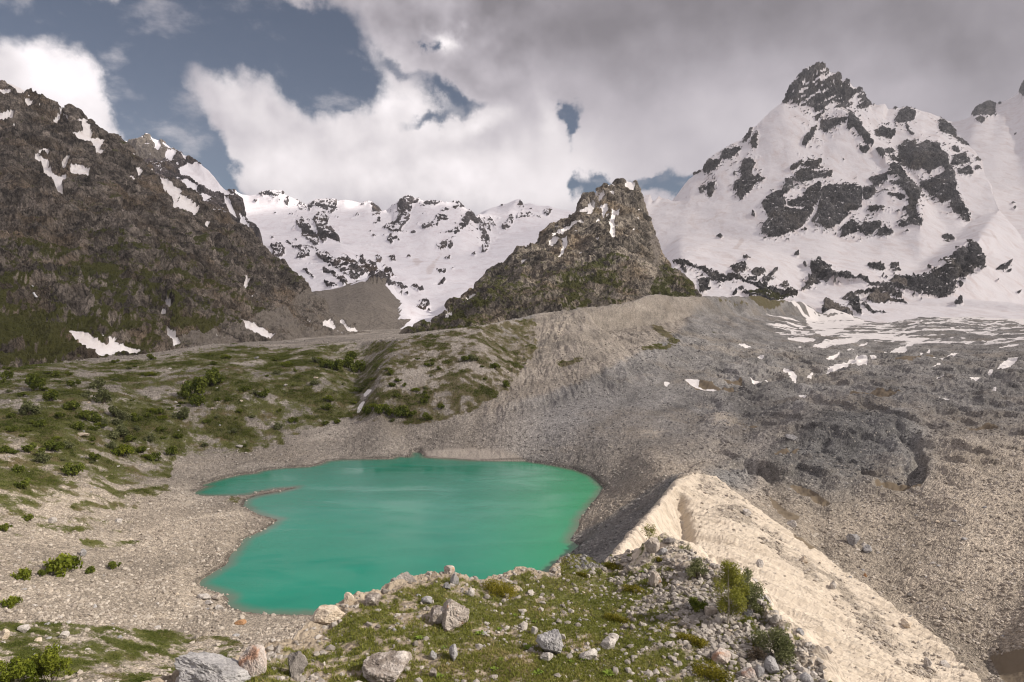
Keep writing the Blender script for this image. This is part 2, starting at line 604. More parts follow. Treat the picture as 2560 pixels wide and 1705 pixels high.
LRIM_BACK = [p + np.array((0.07 * p[0], 0.07 * p[1], -5.0)) for p in LRIM]
left_slope = LZ((-160, 1000, 36), (-160, 1150, 26), (-160, 1400, 19), (-160, 1700, 24), (0, 980, 38), (0, 1040, 33), (0, 1150, 25), (0, 1300, 20), (0, 1400, 17),
                (0, 1500, 18), (0, 1600, 20), (0, 1700, 22), (150, 1000, 35), (150, 1120, 23), (150, 1250, 15), (150, 1420, 12),
                (300, 945, 37), (300, 1000, 32), (300, 1100, 18), (300, 1200, 9), (300, 1300, 7), (300, 1400, 6), (300, 1500, 8), (300, 1600, 12), (300, 1700, 17),
                (420, 930, 38), (420, 1060, 20), (450, 1180, 4), (450, 1400, 3), (450, 1550, 4), (450, 1650, 8), (500, 950, 35), (500, 1050, 19), (500, 1130, 8),
                (600, 930, 38), (600, 1000, 26), (600, 1080, 12), (600, 1130, 6), (620, 1600, 4.5), (680, 1560, 2.0), (700, 930, 36), (700, 1000, 24), (700, 1060, 13), (760, 1120, 5),
                (800, 930, 36), (800, 1030, 16), (860, 1090, 7), (905, 920, 33), (895, 980, 22), (885, 1040, 13), (950, 1050, 15), (950, 960, 32), (960, 900, 45),
                (1000, 1090, 6), (1050, 1000, 23), (1100, 900, 44), (1120, 1060, 11), (1150, 960, 30.5), (1200, 880, 49), (1260, 850, 54), (1230, 940, 33), (1220, 1110, 4), (560, 1300, 3.0), (450, 1290, 4))
bench = LZ((1330, 1118, 5), (1430, 1105, 9), (1520, 1120, 10), (1600, 1110, 12), (1450, 1060, 14), (1350, 1060, 13))
glacier = LZ((1700, 1050, 14), (1760, 1150, 11), (1800, 1000, 18), (1900, 950, 22), (2100, 900, 28), (2300, 850, 36), (2200, 808, 52), (2330, 796, 62), (2560, 900, 30),
             (2560, 1000, 23), (2560, 1100, 18), (2560, 1300, 14), (2560, 1500, 8), (2560, 1700, 4), (2700, 1000, 26), (2700, 1300, 18), (2700, 1700, 10),
             (2300, 1000, 24), (1860, 1130, 9), (1950, 1150, 12), (2050, 1085, 19), (2150, 1045, 23), (2260, 1085, 22), (2330, 1150, 17), (2420, 1180, 16),
             (2180, 1130, 15), (2080, 1180, 11), (2200, 1195, 11), (2300, 1170, 13), (2180, 1250, 8), (2290, 1240, 9), (2000, 1232, 6.5), (1920, 1250, 7), (2080, 1310, 5.5),
             (2050, 1365, 4.5), (2200, 1400, 4), (2400, 1400, 9), (2300, 1540, 3), (2420, 1640, 2.2))
far = LY((2250, 772, 2500), (2400, 772, 2500), (2560, 775, 2500), (2800, 778, 2500), (2150, 770, 2400), (2300, 795, 1900), (2450, 800, 1800), (2600, 805, 1800))
edge = [np.array((s * y * 1.0, y, z)) for s, y, z in ((-1.12, 26, 30), (-1.12, 60, 27), (-1.12, 100, 26), (-1.12, 700, 36), (-0.5, 900, 40), (-0.2, 1000, 44), (1.12, 26, 18), (1.12, 60, 14), (1.12, 100, 12),
                                                      (-1.12, 3000, 40), (-0.4, 3000, 60), (0.0, 3000, 60), (0.1, 1500, 60), (-0.2, 1400, 40), (1.12, 3000, 110), (0.5, 3000, 105), (1.12, 1000, 40))]
knoll_in = LY((300, 1760, 31), (900, 1705, 38.5), (1200, 1702, 40), (1500, 1702, 41.5), (1800, 1702, 43), (1000, 1560, 46), (1250, 1560, 49), (1500, 1520, 54), (1700, 1560, 50), (1850, 1600, 47.5),
              (1600, 1440, 60), (1350, 1480, 56), (760, 1660, 40), (560, 1702, 37)) + [np.array((x, 26.0, z)) for x, z in ((-9, 62), (0, 61.5), (10, 59), (20, 55))]
lip = [KN_OUT]
G.tin([shore_line, KN, KN_OUT, CREST + RIM[1:], CREST_STEEP, CREST_EASE, FACE1, FACE2, GULLY, FOOT, WALLTOP, WALLTOP_BACK, WALLMID, WALLEDGE[1:], WALLFOOT, LRIM, LRIM_BACK],
      lake_floor + left_slope + bench + glacier + far + edge + knoll_in, sig=1.6, sharp=[CREST, RIM, KN, WALLTOP, LRIM[9:]], sig_soft=6.0)

# photo position of the bare surface: outlines of the ground cover are laid down on it
GX, GY = G.X.copy(), G.Y.copy()
PX, PY = proj(G.X, G.Y, G.Z)
FAR = np.clip(G.Y / 300.0, 0.12, 6.0)
zero = np.zeros_like(G.X)
w1 = fbm(GX / 9, GY / 9, zero, 4, 0.6, seed=21)
w2 = fbm(GX / 9, GY / 9, zero + 7.7, 4, 0.6, seed=22)
WPX, WPY = PX + w1 * 26, PY + w2 * 16
hidden_knoll = in_poly(GX, GY, [(p[0], p[1]) for p in KN] + [(30, 20), (-20, 20)])

V_LEFT = [[(-200, 950), (150, 905), (300, 905), (420, 890), (560, 862), (700, 872), (900, 855), (1000, 850), (1100, 834), (1335, 792), (1345, 870), (1290, 950), (1240, 1000), (1100, 1060),
           (980, 1065), (860, 1045), (640, 1125), (560, 1135), (440, 1140), (420, 1230), (340, 1262), (330, 1330), (180, 1330), (150, 1500), (60, 1430), (-200, 1420)]]
V_MEADOW = [[(-200, 1530), (150, 1560), (420, 1575), (560, 1590), (640, 1620), (560, 1660), (400, 1705), (380, 1800), (-200, 1800)], [(180, 1255), (360, 1255), (330, 1275), (180, 1275)],
            [(190, 1345), (360, 1350), (340, 1368), (200, 1372)], [(520, 1105), (680, 1090), (720, 1110), (600, 1138), (540, 1138)], [(575, 1240), (600, 1245), (600, 1264), (560, 1250)]]
V_WALL = zoomed(1700, 480, .2551, [[650, 1010, 800, 960, 1000, 1010, 980, 1140, 830, 1160, 700, 1080], [1080, 1000, 1240, 1010, 1180, 1060, 1060, 1030], [280, 1040, 640, 1090, 720, 1120, 600, 1110, 400, 1080]]) + [
    [(1595, 875), (1640, 862), (1690, 870), (1660, 880), (1610, 880)], [(1385, 905), (1460, 898), (1450, 908), (1400, 918)], [(1615, 805), (1660, 825), (1700, 858), (1690, 865), (1640, 830)], [(1890, 735), (2000, 742), (1950, 760), (1890, 760)]]
CREAM = [[(1500, 1440), (1530, 1400), (1572, 1340), (1640, 1270), (1690, 1205), (1735, 1184), (1790, 1192), (1850, 1240), (1920, 1298), (2000, 1350), (2085, 1412), (2200, 1492), (2330, 1580), (2450, 1705), (2480, 1800),
          (2100, 1800), (1960, 1600), (1830, 1470), (1650, 1400), (1600, 1440)]]
CREAM_SOFT = [[(1275, 1130), (1340, 1105), (1450, 1092), (1560, 1108), (1615, 1118), (1560, 1135), (1480, 1130), (1400, 1142), (1330, 1147)], [(1500, 1095), (1640, 1060), (1700, 1090), (1600, 1115)],
              [(1050, 1000), (1200, 930), (1345, 800), (1450, 770), (1420, 850), (1300, 960), (1130, 1040)], [(1700, 980), (1860, 1060), (1900, 1120), (1780, 1080)]]
RUBBLE = [[(1745, 1186), (1800, 1205), (1860, 1255), (1930, 1315), (1990, 1365), (2060, 1420), (2200, 1520), (2300, 1620), (2380, 1705), (2280, 1705), (2150, 1580), (2040, 1470), (1930, 1390), (1860, 1320), (1790, 1285), (1720, 1228)]]
SAND = [[(1051, 1129), (1120, 1124), (1255, 1124), (1320, 1150), (1250, 1153), (1120, 1148), (1066, 1145)]]
MUD = [[(2120, 1005), (2190, 985), (2260, 1000), (2200, 1012)], [(1840, 1080), (1905, 1062), (1920, 1070), (1870, 1088)], [(2380, 1075), (2470, 1060), (2500, 1072), (2420, 1086)], [(2230, 905), (2330, 892), (2350, 900), (2270, 912)], [(1965, 1214), (2003, 1217), (2079, 1255), (2057, 1261), (2003, 1239)], [(1921, 1233), (1959, 1271), (2003, 1293), (1992, 1304), (1965, 1304), (1932, 1271)], [(1926, 1160), (2003, 1119), (1987, 1141), (1948, 1155)],
       [(2470, 1641), (2600, 1615), (2700, 1800), (2520, 1720)], [(1976, 1335), (2010, 1350), (2050, 1378), (2020, 1375)], [(1708, 950), (1770, 962), (1855, 983), (1800, 978), (1745, 981)], [(1805, 953), (1850, 958), (1858, 965), (1820, 962)],
       [(2182, 1217), (2210, 1201), (2307, 1201), (2307, 1222), (2258, 1225)]]  # last outline is the scarp face, given the same dark brown
DARK = [[(1900, 1165), (2040, 1060), (2150, 1000), (2260, 1030), (2330, 1120), (2320, 1200), (2180, 1215), (2080, 1240), (1960, 1200)], [(1760, 1180), (1850, 1150), (1900, 1180), (1850, 1230)]]
HOLLOW = [[(2185, 1226), (2250, 1222), (2312, 1208), (2320, 1150), (2292, 1092), (2230, 1068), (2245, 1090), (2278, 1120), (2290, 1160), (2272, 1192), (2205, 1206)], [(1850, 1165), (1905, 1178), (1960, 1205), (1925, 1206), (1870, 1190)]]
SNOW_G = zoomed(2060, 540, .2551, [
    [0, 1220, 190, 1210, 60, 1250, 0, 1250], [-60, 1290, 0, 1280, 160, 1245, 400, 1195, 330, 1230, 170, 1270, 40, 1290], [440, 1170, 690, 1120, 640, 1150, 520, 1175], [480, 1230, 600, 1170, 820, 1110, 700, 1170, 560, 1230],
    [600, 1250, 830, 1150, 720, 1220], [550, 1350, 700, 1320, 950, 1205, 930, 1230, 800, 1300, 810, 1330, 650, 1350], [1160, 1030, 1260, 1015, 1530, 1045, 1400, 1065], [1380, 1150, 1550, 1135, 1710, 1150, 1580, 1165],
    [1330, 1190, 1420, 1220, 1490, 1235, 1380, 1265, 1390, 1230], [930, 1390, 1090, 1300, 1000, 1370], [1060, 1450, 1230, 1380, 1330, 1340, 1290, 1390, 1150, 1430], [1030, 1500, 1170, 1470, 1100, 1495],
    [0, 1560, 70, 1500, 300, 1430, 330, 1390, 420, 1410, 420, 1470, 320, 1450, 180, 1510], [0, 1430, 160, 1360, 100, 1410], [770, 1090, 1000, 1010, 900, 1060], [320, 1280, 440, 1250, 400, 1275], [210, 1325, 320, 1305, 260, 1325],
    [1700, 1310, 1820, 1270, 1920, 1270, 1760, 1305], [1670, 1510, 1780, 1430, 1920, 1400, 1840, 1460, 1740, 1510], [1610, 1568, 1680, 1530, 1640, 1565], [1800, 1205, 1950, 1200, 1930, 1225], [1580, 1070, 1740, 1065, 1790, 1080],
    [0, 1000, 380, 1020, 390, 1050, 200, 1100, 170, 1130, 0, 1180, -80, 1150], [1030, 980, 1300, 950, 1700, 860, 1650, 900, 1350, 980], [1470, 970, 1700, 880, 1790, 930, 1580, 960], [1680, 960, 2100, 950, 2100, 1110, 1960, 1070],
    [450, 1400, 530, 1405, 490, 1425], [1240, 1100, 1300, 1110, 1250, 1112], [1750, 1160, 1810, 1170, 1760, 1172], [1540, 990, 1640, 980, 1720, 1015, 1620, 1010], [990, 1060, 1090, 1035, 1050, 1060], [240, 1180, 420, 1155, 300, 1182], [1850, 910, 2000, 900, 2000, 930]]) + zoomed(1700, 480, .2551, [
    [1240, 1240, 1450, 1200, 1800, 1260, 1600, 1310, 1550, 1360, 1400, 1420, 1250, 1300], [1160, 1310, 1280, 1395, 1200, 1390], [1100, 1420, 1340, 1450, 1200, 1480, 1060, 1450], [1120, 1540, 1190, 1510, 1180, 1535],
    [570, 1495, 690, 1530, 640, 1537], [1250, 1540, 1400, 1470, 1590, 1440, 1450, 1510], [1390, 1520, 1600, 1450, 1810, 1430, 1640, 1500], [1060, 1340, 1160, 1400, 1120, 1400], [1450, 1170, 1700, 1130, 1780, 1220, 1600, 1230], [1760, 1120, 1960, 1180, 1960, 1230, 1800, 1220]]) + zoomed(1280, 853, .5435, [
    [790, 180, 860, 190, 850, 220], [850, 216, 970, 235, 900, 232], [1060, 170, 1110, 190, 1210, 190, 1120, 210], [1440, 150, 1490, 120, 1590, 80, 1630, 100, 1620, 115, 1520, 130], [1320, 265, 1370, 265, 1340, 280],
    [1960, 285, 1990, 265, 2030, 295], [700, 185, 725, 190, 710, 210], [1930, 105, 2050, 55, 2040, 75], [2090, 195, 2150, 175, 2180, 185, 2130, 205], [2230, 130, 2340, 85, 2280, 120], [1240, 152, 1310, 163, 1300, 185, 1290, 170],
    [1350, 170, 1390, 140, 1375, 162], [1130, 73, 1158, 80, 1140, 88], [1950, 180, 1990, 175, 1970, 195], [2185, 160, 2225, 145, 2200, 163], [2195, 235, 2230, 228, 2210, 242], [1040, 15, 1100, 30, 1080, 34]])
SNOW_L = [[(892, 1030), (897, 1016), (905, 1003), (911, 1004), (904, 1018), (900, 1030)], [(908, 986), (917, 976), (928, 975), (922, 984), (914, 990)]]

nz_a = fbm(GX / 30, GY / 30, zero + 3.3, 5, 0.6, seed=31)
nz_b = fbm(GX / 6, GY / 6, zero + 1.3, 4, 0.6, seed=32)
nz_c = fbm(GX / 2.2, GY / 2.2, zero + 1.9, 3, 0.6, seed=33)
# streaks running down the left slope
st = fbm((GX * 0.80 - GY * 0.6) / 9, (GX * 0.6 + GY * 0.8) / 26, zero, 4, 0.55, seed=34)
veg = np.where(any_poly(WPX, WPY, V_LEFT), 0.62 + 0.45 * st + 1.0 * nz_a + 0.75 * nz_b, 0.0)
veg -= 0.35 * sstep(PY, 1180, 1320) * (PX < 500)
dry = sstep(PX + 60 * nz_a, 840, 1010) * (GY > 380)
dry = np.maximum(dry, 0.6 * sstep(nz_a + 0.8 * nz_b, -0.05, 0.25) * (GY > 230) * (PX < 950))
veg = veg - dry * (0.06 - 0.45 * nz_b)
veg = np.where(any_poly(WPX, WPY, V_MEADOW), np.maximum(veg, 0.52 + 0.9 * nz_b + 0.4 * nz_c + 0.3 * nz_a), veg)
veg = np.where(any_poly(WPX, WPY, V_WALL), np.maximum(veg, 0.8 + 0.8 * nz_b), veg)
scatter = 0.18 + 1.0 * nz_a + 0.6 * nz_b - 0.35
veg = np.where((PX < 470) & (veg <= 0) & ~hidden_knoll, np.clip(scatter, 0, 1), veg)
# the knoll: turf everywhere but the crumbling lip and stony streaks running down to the right
ks = fbm((GX + GY * 0.35) / 7.0, (GY - GX * 0.75) / 1.3, zero, 4, 0.6, seed=35)
k_fine = fbm(GX / 0.9, GY / 0.9, zero, 3, 0.6, seed=36)
lipd = seg_dist(GX, GY, [(p[0], p[1]) for p in KN])
kv = 0.64 + 0.75 * ks + 0.75 * k_fine + 0.35 * fbm(GX / 4, GY / 4, zero, 3, seed=37)
kv -= 0.8 * (1 - sstep(lipd, 0.3, 2.4)) * (GX < 4.5)
kv -= 0.27 * sstep(GX + 0.25 * GY, 21.0, 28.0)
kv -= 0.12 * (1 - sstep(GX - 0.1 * GY, -14.0, -5.0))
kmask = np.where(hidden_knoll, sstep(lipd, 0.0, 0.4), 0.0)
veg = np.where(hidden_knoll, kv * kmask, veg)
veg = blur(np.clip(veg, 0, 1), 0.6)
cream_hard = blur(any_poly(PX + w1 * 10, PY + w2 * 8, CREAM).astype(float), 0.8)
rub = blur(any_poly(PX + w1 * 34, PY + w2 * 24, RUBBLE).astype(float), 3.0) * sstep(nz_b * 1.2 + 0.35, 0.0, 0.5)
cream = np.maximum(cream_hard * (1 - 0.62 * rub), blur(any_poly(WPX, WPY, CREAM_SOFT).astype(float), 5.0) * 0.5 * sstep(nz_a + nz_b * 0.6, -0.35, 0.25))
lip_soil = (1 - sstep(lipd + 2.4 * k_fine + 1.6 * nz_c, 0.3, 2.2)) * sstep(GX, 4.5, 1.0) * (hidden_knoll | (lipd < 5)) * 0.6
cream = np.where(GY < 75, np.maximum(np.where(GX > 25, 0, cream), lip_soil), cream)
behind = (GY > 246) & (PX > 1480)
cream = np.where(behind & (PY > 1160), 0, cream)
mud = blur(any_poly(PX + w1 * 8, PY + w2 * 5, MUD).astype(float), 0.8)
snow = np.clip(1.7 * blur(any_poly(PX + w1 * 8, PY + w2 * 3, SNOW_G + SNOW_L).astype(float), 1.3), 0, 1)
far_snow = sstep(GY + 260 * nz_a, 1750, 1950) * sstep(GX / GY, 0.36, 0.42)
band = fbm(GX / 130 + GY / 700, GY / 90, zero, 4, 0.55, seed=41)
strk = fbm(GX / 170, (GY - 0.45 * GX) / 42, zero, 4, 0.55, seed=43)
strk = sstep(strk, 0.0, 0.07) * sstep(GY + 0.25 * GX, 850, 1350) * sstep(GX / GY, 0.33, 0.42)
far_snow *= 1 - 0.9 * sstep(band, 0.0, 0.18) * (1 - sstep(GY, 2150, 2450))
cut = fbm(GX / 120, (GY - 0.35 * GX) / 30, zero, 4, 0.6, seed=44)
snow = np.maximum(snow * (1 - 0.95 * sstep(cut, 0.08, 0.17) * sstep(GY, 800, 1000)), np.maximum(far_snow, strk))
snow = np.where(hidden_knoll, 0, snow)
sand = blur(any_poly(PX + w1 * 5, PY, SAND).astype(float), 0.8)
dark = blur(any_poly(WPX, WPY, DARK).astype(float), 10.0)
warm = 1 - sstep(GY + 30 * nz_a, 230, 420)
warm = np.maximum(warm, 0.55 * (1 - sstep(PX, 1180, 1420)))
warm = np.maximum(warm, 0.65 * sstep(any_poly(WPX, WPY, [[(1335, 785), (1500, 765), (1640, 735), (1760, 745), (1700, 830), (1450, 960), (1250, 1020), (1180, 1060)]]).astype(float), 0, 1))
crest_shade = blur(any_poly(PX + w1 * 12, PY + w2 * 9, [[(1380, 1400), (1420, 1350), (1465, 1320), (1510, 1308), (1590, 1246), (1640, 1212), (1708, 1180), (1560, 1350), (1520, 1410), (1440, 1430)]]).astype(float), 1.0) * (1 - cream_hard)  # cast shadow of the crest, painted into the ground colour
warm = blur(np.clip(warm * (1 - 0.5 * dark) * (1 - 0.9 * crest_shade), 0, 1), 2)
dark = np.maximum(dark, 0.55 * crest_shade)

# relief: hummocks on the glacier, gullied moraine flanks, stony ground close by
n0 = G.normals()
d_sh = np.full_like(GX, 99.0)
near = (GX > -200) & (GX < 75) & (GY > 140) & (GY < 460)
inside = np.zeros_like(near)
ins = in_poly(GX[near], GY[near], SHORE)
inside[near] = ins
d_sh[near] = seg_dist(GX[near], GY[near], [tuple(p) for p in SHORE[::2]], True)
calm = sstep(d_sh, 0.5, 22) * (1 - 0.8 * cream_hard)
calm = np.where(hidden_knoll, 0.0, calm)
big = fbm(GX / 60, GY / 60, zero, 4, 0.55, seed=51)
hum = fbm(GX / 22, GY / 22, zero, 5, 0.55, seed=52)
glac = sstep(GX / GY, 0.18, 0.32) * sstep(GY, 170, 300)
D = calm * (big * (1.5 + 2.0 * glac) * np.clip(FAR, 0.3, 2.0) + hum * (0.9 + 1.4 * glac))
gul = fbm(GX / 15, GY / 90, zero, 4, 0.55, ridged=True, seed=53)
wallm = blur(any_poly(PX, PY, [[(1335, 790), (1640, 742), (2060, 770), (1900, 850), (1600, 960), (1250, 1060), (1200, 1040)]]).astype(float), 6)
D += wallm * (gul - 0.3) * 3.6
stone = fbm(GX / 1.7, GY / 1.7, zero, 4, 0.65, seed=54)
stone2 = fbm(GX / 5.5, GY / 5.5, zero, 4, 0.6, ridged=True, seed=55)
D += sstep(d_sh, 0.3, 5) * (stone * 0.42 + (stone2 - 0.3) * 0.55) * np.clip(GY / 200, 0.35, 1.6) * (1 - 0.88 * cream_hard) * (1 - 0.7 * snow) * np.where(hidden_knoll, 0.35, 1.0)
D *= 1 - 0.55 * sstep(GY, 550, 1100) * glac
hol = blur(any_poly(PX + w1 * 10, PY + w2 * 7, HOLLOW).astype(float), 1.6)
D -= 4.2 * hol
mid_h = fbm(GX / 45, GY / 70, zero, 5, 0.55, ridged=True, seed=60) - 0.35
icy = fbm(GX / 48 + 5.1, GY / 75, zero, 4, 0.55, seed=64)
D += calm * sstep(GX / GY, 0.24, 0.34) * sstep(GY, 230, 300) * (1 - sstep(GY, 650, 900)) * (2.6 * sstep(icy, 0.02, 0.055) - 2.2 * sstep(-icy, 0.16, 0.20))
D += calm * glac * mid_h * 5.5 * np.clip(GY / 400, 0.3, 1.2) * (1 - 0.8 * blur(snow, 3))
# runnels and buttresses on the pale eroded face
fc = fbm((GX * 0.94 - GY * 0.34) / 30, (GX * 0.34 + GY * 0.94) / 4.6, zero, 5, 0.55, ridged=True, seed=56)
fc2 = fbm((GX * 0.94 - GY * 0.34) / 9, (GX * 0.34 + GY * 0.94) / 1.4, zero, 4, 0.6, seed=57)
D += cream_hard * ((fc - 0.35) * 1.9 + fc2 * 0.28) * (1 - 0.5 * rub)
groove = [at_y(a, b, c)[:2] for a, b, c in ((1703, 1222, 212), (1708, 1270, 204), (1713, 1320, 192), (1718, 1365, 180))]
D -= 3.0 * np.exp(-(seg_dist(GX, GY, groove) / 1.5) ** 2) * cream_hard
# the lip of the knoll is broken
lipn = fbm(GX / 1.1, GY / 1.1, zero, 4, 0.6, seed=58)
D += np.where(lipd < 3.5, (1 - sstep(lipd, 0.2, 3.5)) * lipn * 0.75, 0)
D += np.where(hidden_knoll, 0.30 * fbm(GX / 3.2, GY / 3.2, zero, 4, 0.55, seed=59) + 0.06 * k_fine, 0)
G.displace(n0, D)
# shore and lake floor keep to the water line
zin = -0.25 - 0.12 * d_sh
G.Z = np.where(inside, np.minimum(G.Z, zin), np.where(near & (d_sh < 60), np.maximum(G.Z, 0.05 + 0.05 * np.minimum(d_sh, 20)), G.Z))
# undercut scarp in the debris-covered ice
depth_shallow = np.where(inside, d_sh, 0)

gm, gn, gb = material('ground')
o = gn.obj()
a_veg, a_cr, a_sn, a_mud, a_dark, a_warm, a_sand = [gn.attr(k) for k in ('veg', 'cream', 'snow', 'mud', 'dark', 'warm', 'sand')]
na, nbz, nc = gn.noise(o, 0.05, 5, 0.6), gn.noise(o, 0.45, 6, 0.65), gn.noise(o, 2.6, 5, 0.7)
v1, v2, v3 = gn.voro(o, 0.80), gn.voro(o, 2.3), gn.voro(o, 7.0)
sx = gn.new('ShaderNodeSeparateColor'); gn.put(sx.inputs[0], v1)
sy = gn.new('ShaderNodeSeparateColor'); gn.put(sy.inputs[0], v2)
szz = gn.new('ShaderNodeSeparateColor'); gn.put(szz.inputs[0], v3)
grey = gn.mix(na, (0.175, 0.167, 0.160), (0.280, 0.268, 0.254))
beige = gn.mix(na, (0.262, 0.222, 0.178), (0.375, 0.325, 0.265))
scree = gn.mix(a_warm, grey, beige)
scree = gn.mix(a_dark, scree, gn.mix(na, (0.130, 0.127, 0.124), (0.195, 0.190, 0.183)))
e1 = gn.voro(o, 0.80, 'Distance'); e2 = gn.voro(o, 2.3, 'Distance')
scree = gn.scale(scree, gn.grey(sx.outputs[0], 0.78, 1.22))
scree = gn.scale(scree, gn.grey(sy.outputs[1], 0.74, 1.28))
scree = gn.scale(scree, gn.grey(szz.outputs[2], 0.72, 1.28))
scree = gn.scale(scree, gn.smooth(e2, 0.42, 0.80, 1.06, 0.62))
scree = gn.scale(scree, gn.grey(gn.noise(o, 0.22, 5, 0.65), 0.68, 1.32))
flow = gn.new('ShaderNodeVectorRotate', rotation_type='Z_AXIS')
gn.put(flow.inputs['Vector'], o); flow.inputs['Angle'].default_value = R(24)
scree = gn.scale(scree, gn.smooth(gn.noise(gn.vmul(flow.outputs[0], (1.0, 0.32, 1.0)), 0.030, 6, 0.62, 0.6), 0.30, 0.70, 0.66, 1.34))
scree = gn.mix(gn.smooth(gn.noise(gn.vadd(o, (90., 40., 7.)), 0.017, 6, 0.62, 0.4), 0.46, 0.70, 0.0, 0.55), scree, gn.scale(beige, gn.grey(sy.outputs[1], 0.55, 1.05)))
scree = gn.mix(gn.m('MULTIPLY', gn.smooth(sx.outputs[2], 0.86, 0.92), gn.smooth(e1, 0.30, 0.42, 0.75, 0.0)), scree, (0.46, 0.42, 0.37))
creamc = gn.mix(nbz, (0.47, 0.400, 0.318), (0.62, 0.545, 0.450))
fall = gn.new('ShaderNodeVectorRotate', rotation_type='Z_AXIS')
gn.put(fall.inputs['Vector'], o); fall.inputs['Angle'].default_value = R(20)
fv = gn.vmul(fall.outputs[0], (0.11, 1.0, 0.11))
creamc = gn.scale(creamc, gn.grey(nc, 0.78, 1.16))
creamc = gn.scale(creamc, gn.grey(gn.noise(fv, 1.1, 6, 0.65, 0.4), 0.74, 1.22))
crack = gn.smooth(gn.m('ABSOLUTE', gn.m('SUBTRACT', gn.noise(fv, 0.42, 5, 0.6, 0.8), 0.5)), 0.0, 0.016, 0.62, 1.0)
creamc = gn.scale(creamc, crack)
creamc = gn.mix(gn.m('MULTIPLY', gn.smooth(sx.outputs[1], 0.84, 0.90), gn.smooth(e1, 0.22, 0.34, 0.55, 0.0)), creamc, (0.27, 0.25, 0.225))
col = gn.mix(gn.smooth(gn.m('ADD', a_cr, gn.m('MULTIPLY', gn.m('SUBTRACT', nbz, 0.5), 0.45)), 0.25, 0.75), scree, creamc)
sandc = gn.mix(nbz, (0.33, 0.285, 0.24), (0.46, 0.41, 0.355))
col = gn.mix(a_sand, col, sandc)
soilc = gn.scale(gn.mix(nbz, (0.235, 0.185, 0.130), (0.360, 0.300, 0.225)), gn.grey(nc, 0.7, 1.3))
col = gn.mix(gn.attr('soil'), col, soilc)
col = gn.scale(col, gn.m('SUBTRACT', 1.0, gn.m('MULTIPLY', gn.attr('wet'), 0.5)))
green = gn.mix(gn.noise(o, 0.16, 5, 0.6), (0.050, 0.060, 0.014), (0.132, 0.132, 0.040))
green = gn.mix(gn.smooth(gn.noise(gn.vadd(o, (31., 7., 3.)), 0.09, 6, 0.65), 0.47, 0.66), green, (0.125, 0.100, 0.048))
green = gn.mix(gn.m('MULTIPLY', gn.attr('dry'), gn.smooth(nbz, 0.36, 0.60, 0.35, 0.95)), green, (0.120, 0.098, 0.058))
green = gn.scale(green, gn.grey(gn.m('ADD', gn.m('MULTIPLY', nc, 0.7), gn.m('MULTIPLY', szz.outputs[0], 0.3)), 0.45, 1.5))
vf = gn.m('ADD', a_veg, gn.m('MULTIPLY', gn.m('SUBTRACT', nbz, 0.5), 0.8))
vf = gn.m('ADD', vf, gn.m('MULTIPLY', gn.m('SUBTRACT', nc, 0.5), 0.7))
col = gn.mix(gn.smooth(vf, 0.36, 0.60), col, green)
col = gn.mix(gn.smooth(a_mud, 0.3, 0.7), col, gn.mix(nbz, (0.135, 0.105, 0.072), (0.175, 0.14, 0.10)))
sf = gn.smooth(gn.m('ADD', a_sn, gn.m('MULTIPLY', gn.m('SUBTRACT', nbz, 0.5), 0.5)), 0.40, 0.60)
col = gn.mix(sf, col, gn.mix(nbz, (0.70, 0.655, 0.62), (0.85, 0.82, 0.80)))
gn.put(gb.inputs['Base Color'], col)
h = gn.m('ADD', gn.m('MULTIPLY', nc, 0.4), gn.m('ADD', gn.m('MULTIPLY', gn.m('SUBTRACT', 0.8, e2), 0.7), gn.m('MULTIPLY', gn.m('SUBTRACT', 0.8, e1), 0.8)))
h = gn.m('MULTIPLY', h, gn.m('SUBTRACT', 1.0, gn.m('MULTIPLY', gn.m('MAXIMUM', sf, a_mud), 0.9)))
h = gn.m('MULTIPLY', h, gn.m('SUBTRACT', 1.0, gn.m('MULTIPLY', gn.smooth(a_cr, 0.3, 0.7), 0.85)))
h = gn.m('ADD', h, gn.m('MULTIPLY', gn.m('MULTIPLY', gn.noise(fv, 0.9, 5, 0.65, 0.3), gn.smooth(a_cr, 0.3, 0.7)), 1.1))
gn.put(gb.inputs['Normal'], gn.bump(h, 0.7, 0.5))
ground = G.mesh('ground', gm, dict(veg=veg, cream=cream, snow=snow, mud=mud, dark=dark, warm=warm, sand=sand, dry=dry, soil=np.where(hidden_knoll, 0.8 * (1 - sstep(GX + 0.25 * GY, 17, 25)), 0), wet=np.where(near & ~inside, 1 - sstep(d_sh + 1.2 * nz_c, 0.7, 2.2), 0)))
ground['kind'] = 'structure'
ground.data.polygons.foreach_set('use_smooth', ((snow + mud + sand + inside)[:-1, :-1] > 0.5).reshape(-1))

# ------------------------------------------------------------------ the lake
lm, ln_, lb = material('lake_water')
o = ln_.obj()
shal = ln_.attr('shore')
silt = ln_.noise(ln_.vmul(o, (1.0, 2.2, 1.0)), 0.022, 5, 0.6, 0.8)
base = ln_.mix(silt, (0.005, 0.150, 0.096), (0.014, 0.245, 0.158))
sep = ln_.new('ShaderNodeSeparateXYZ'); ln_.put(sep.inputs[0], o)
base = ln_.mix(ln_.smooth(sep.outputs[0], -25.0, 40.0), base, ln_.mix(silt, (0.009, 0.210, 0.082), (0.024, 0.320, 0.132)))
base = ln_.mix(ln_.smooth(ln_.m('ADD', shal, ln_.m('MULTIPLY', ln_.noise(o, 0.15, 4, 0.6), 3.0)), 1.5, 6.5, 0.75, 0.0), base, (0.13, 0.13, 0.095))
ln_.put(lb.inputs['Base Color'], base)
lb.inputs['IOR'].default_value = 1.33
lb.inputs['Specular IOR Level'].default_value = 0.5
gust = ln_.smooth(ln_.noise(ln_.vmul(o, (1.0, 2.6, 1.0)), 0.016, 4, 0.6, 0.5), 0.40, 0.62)
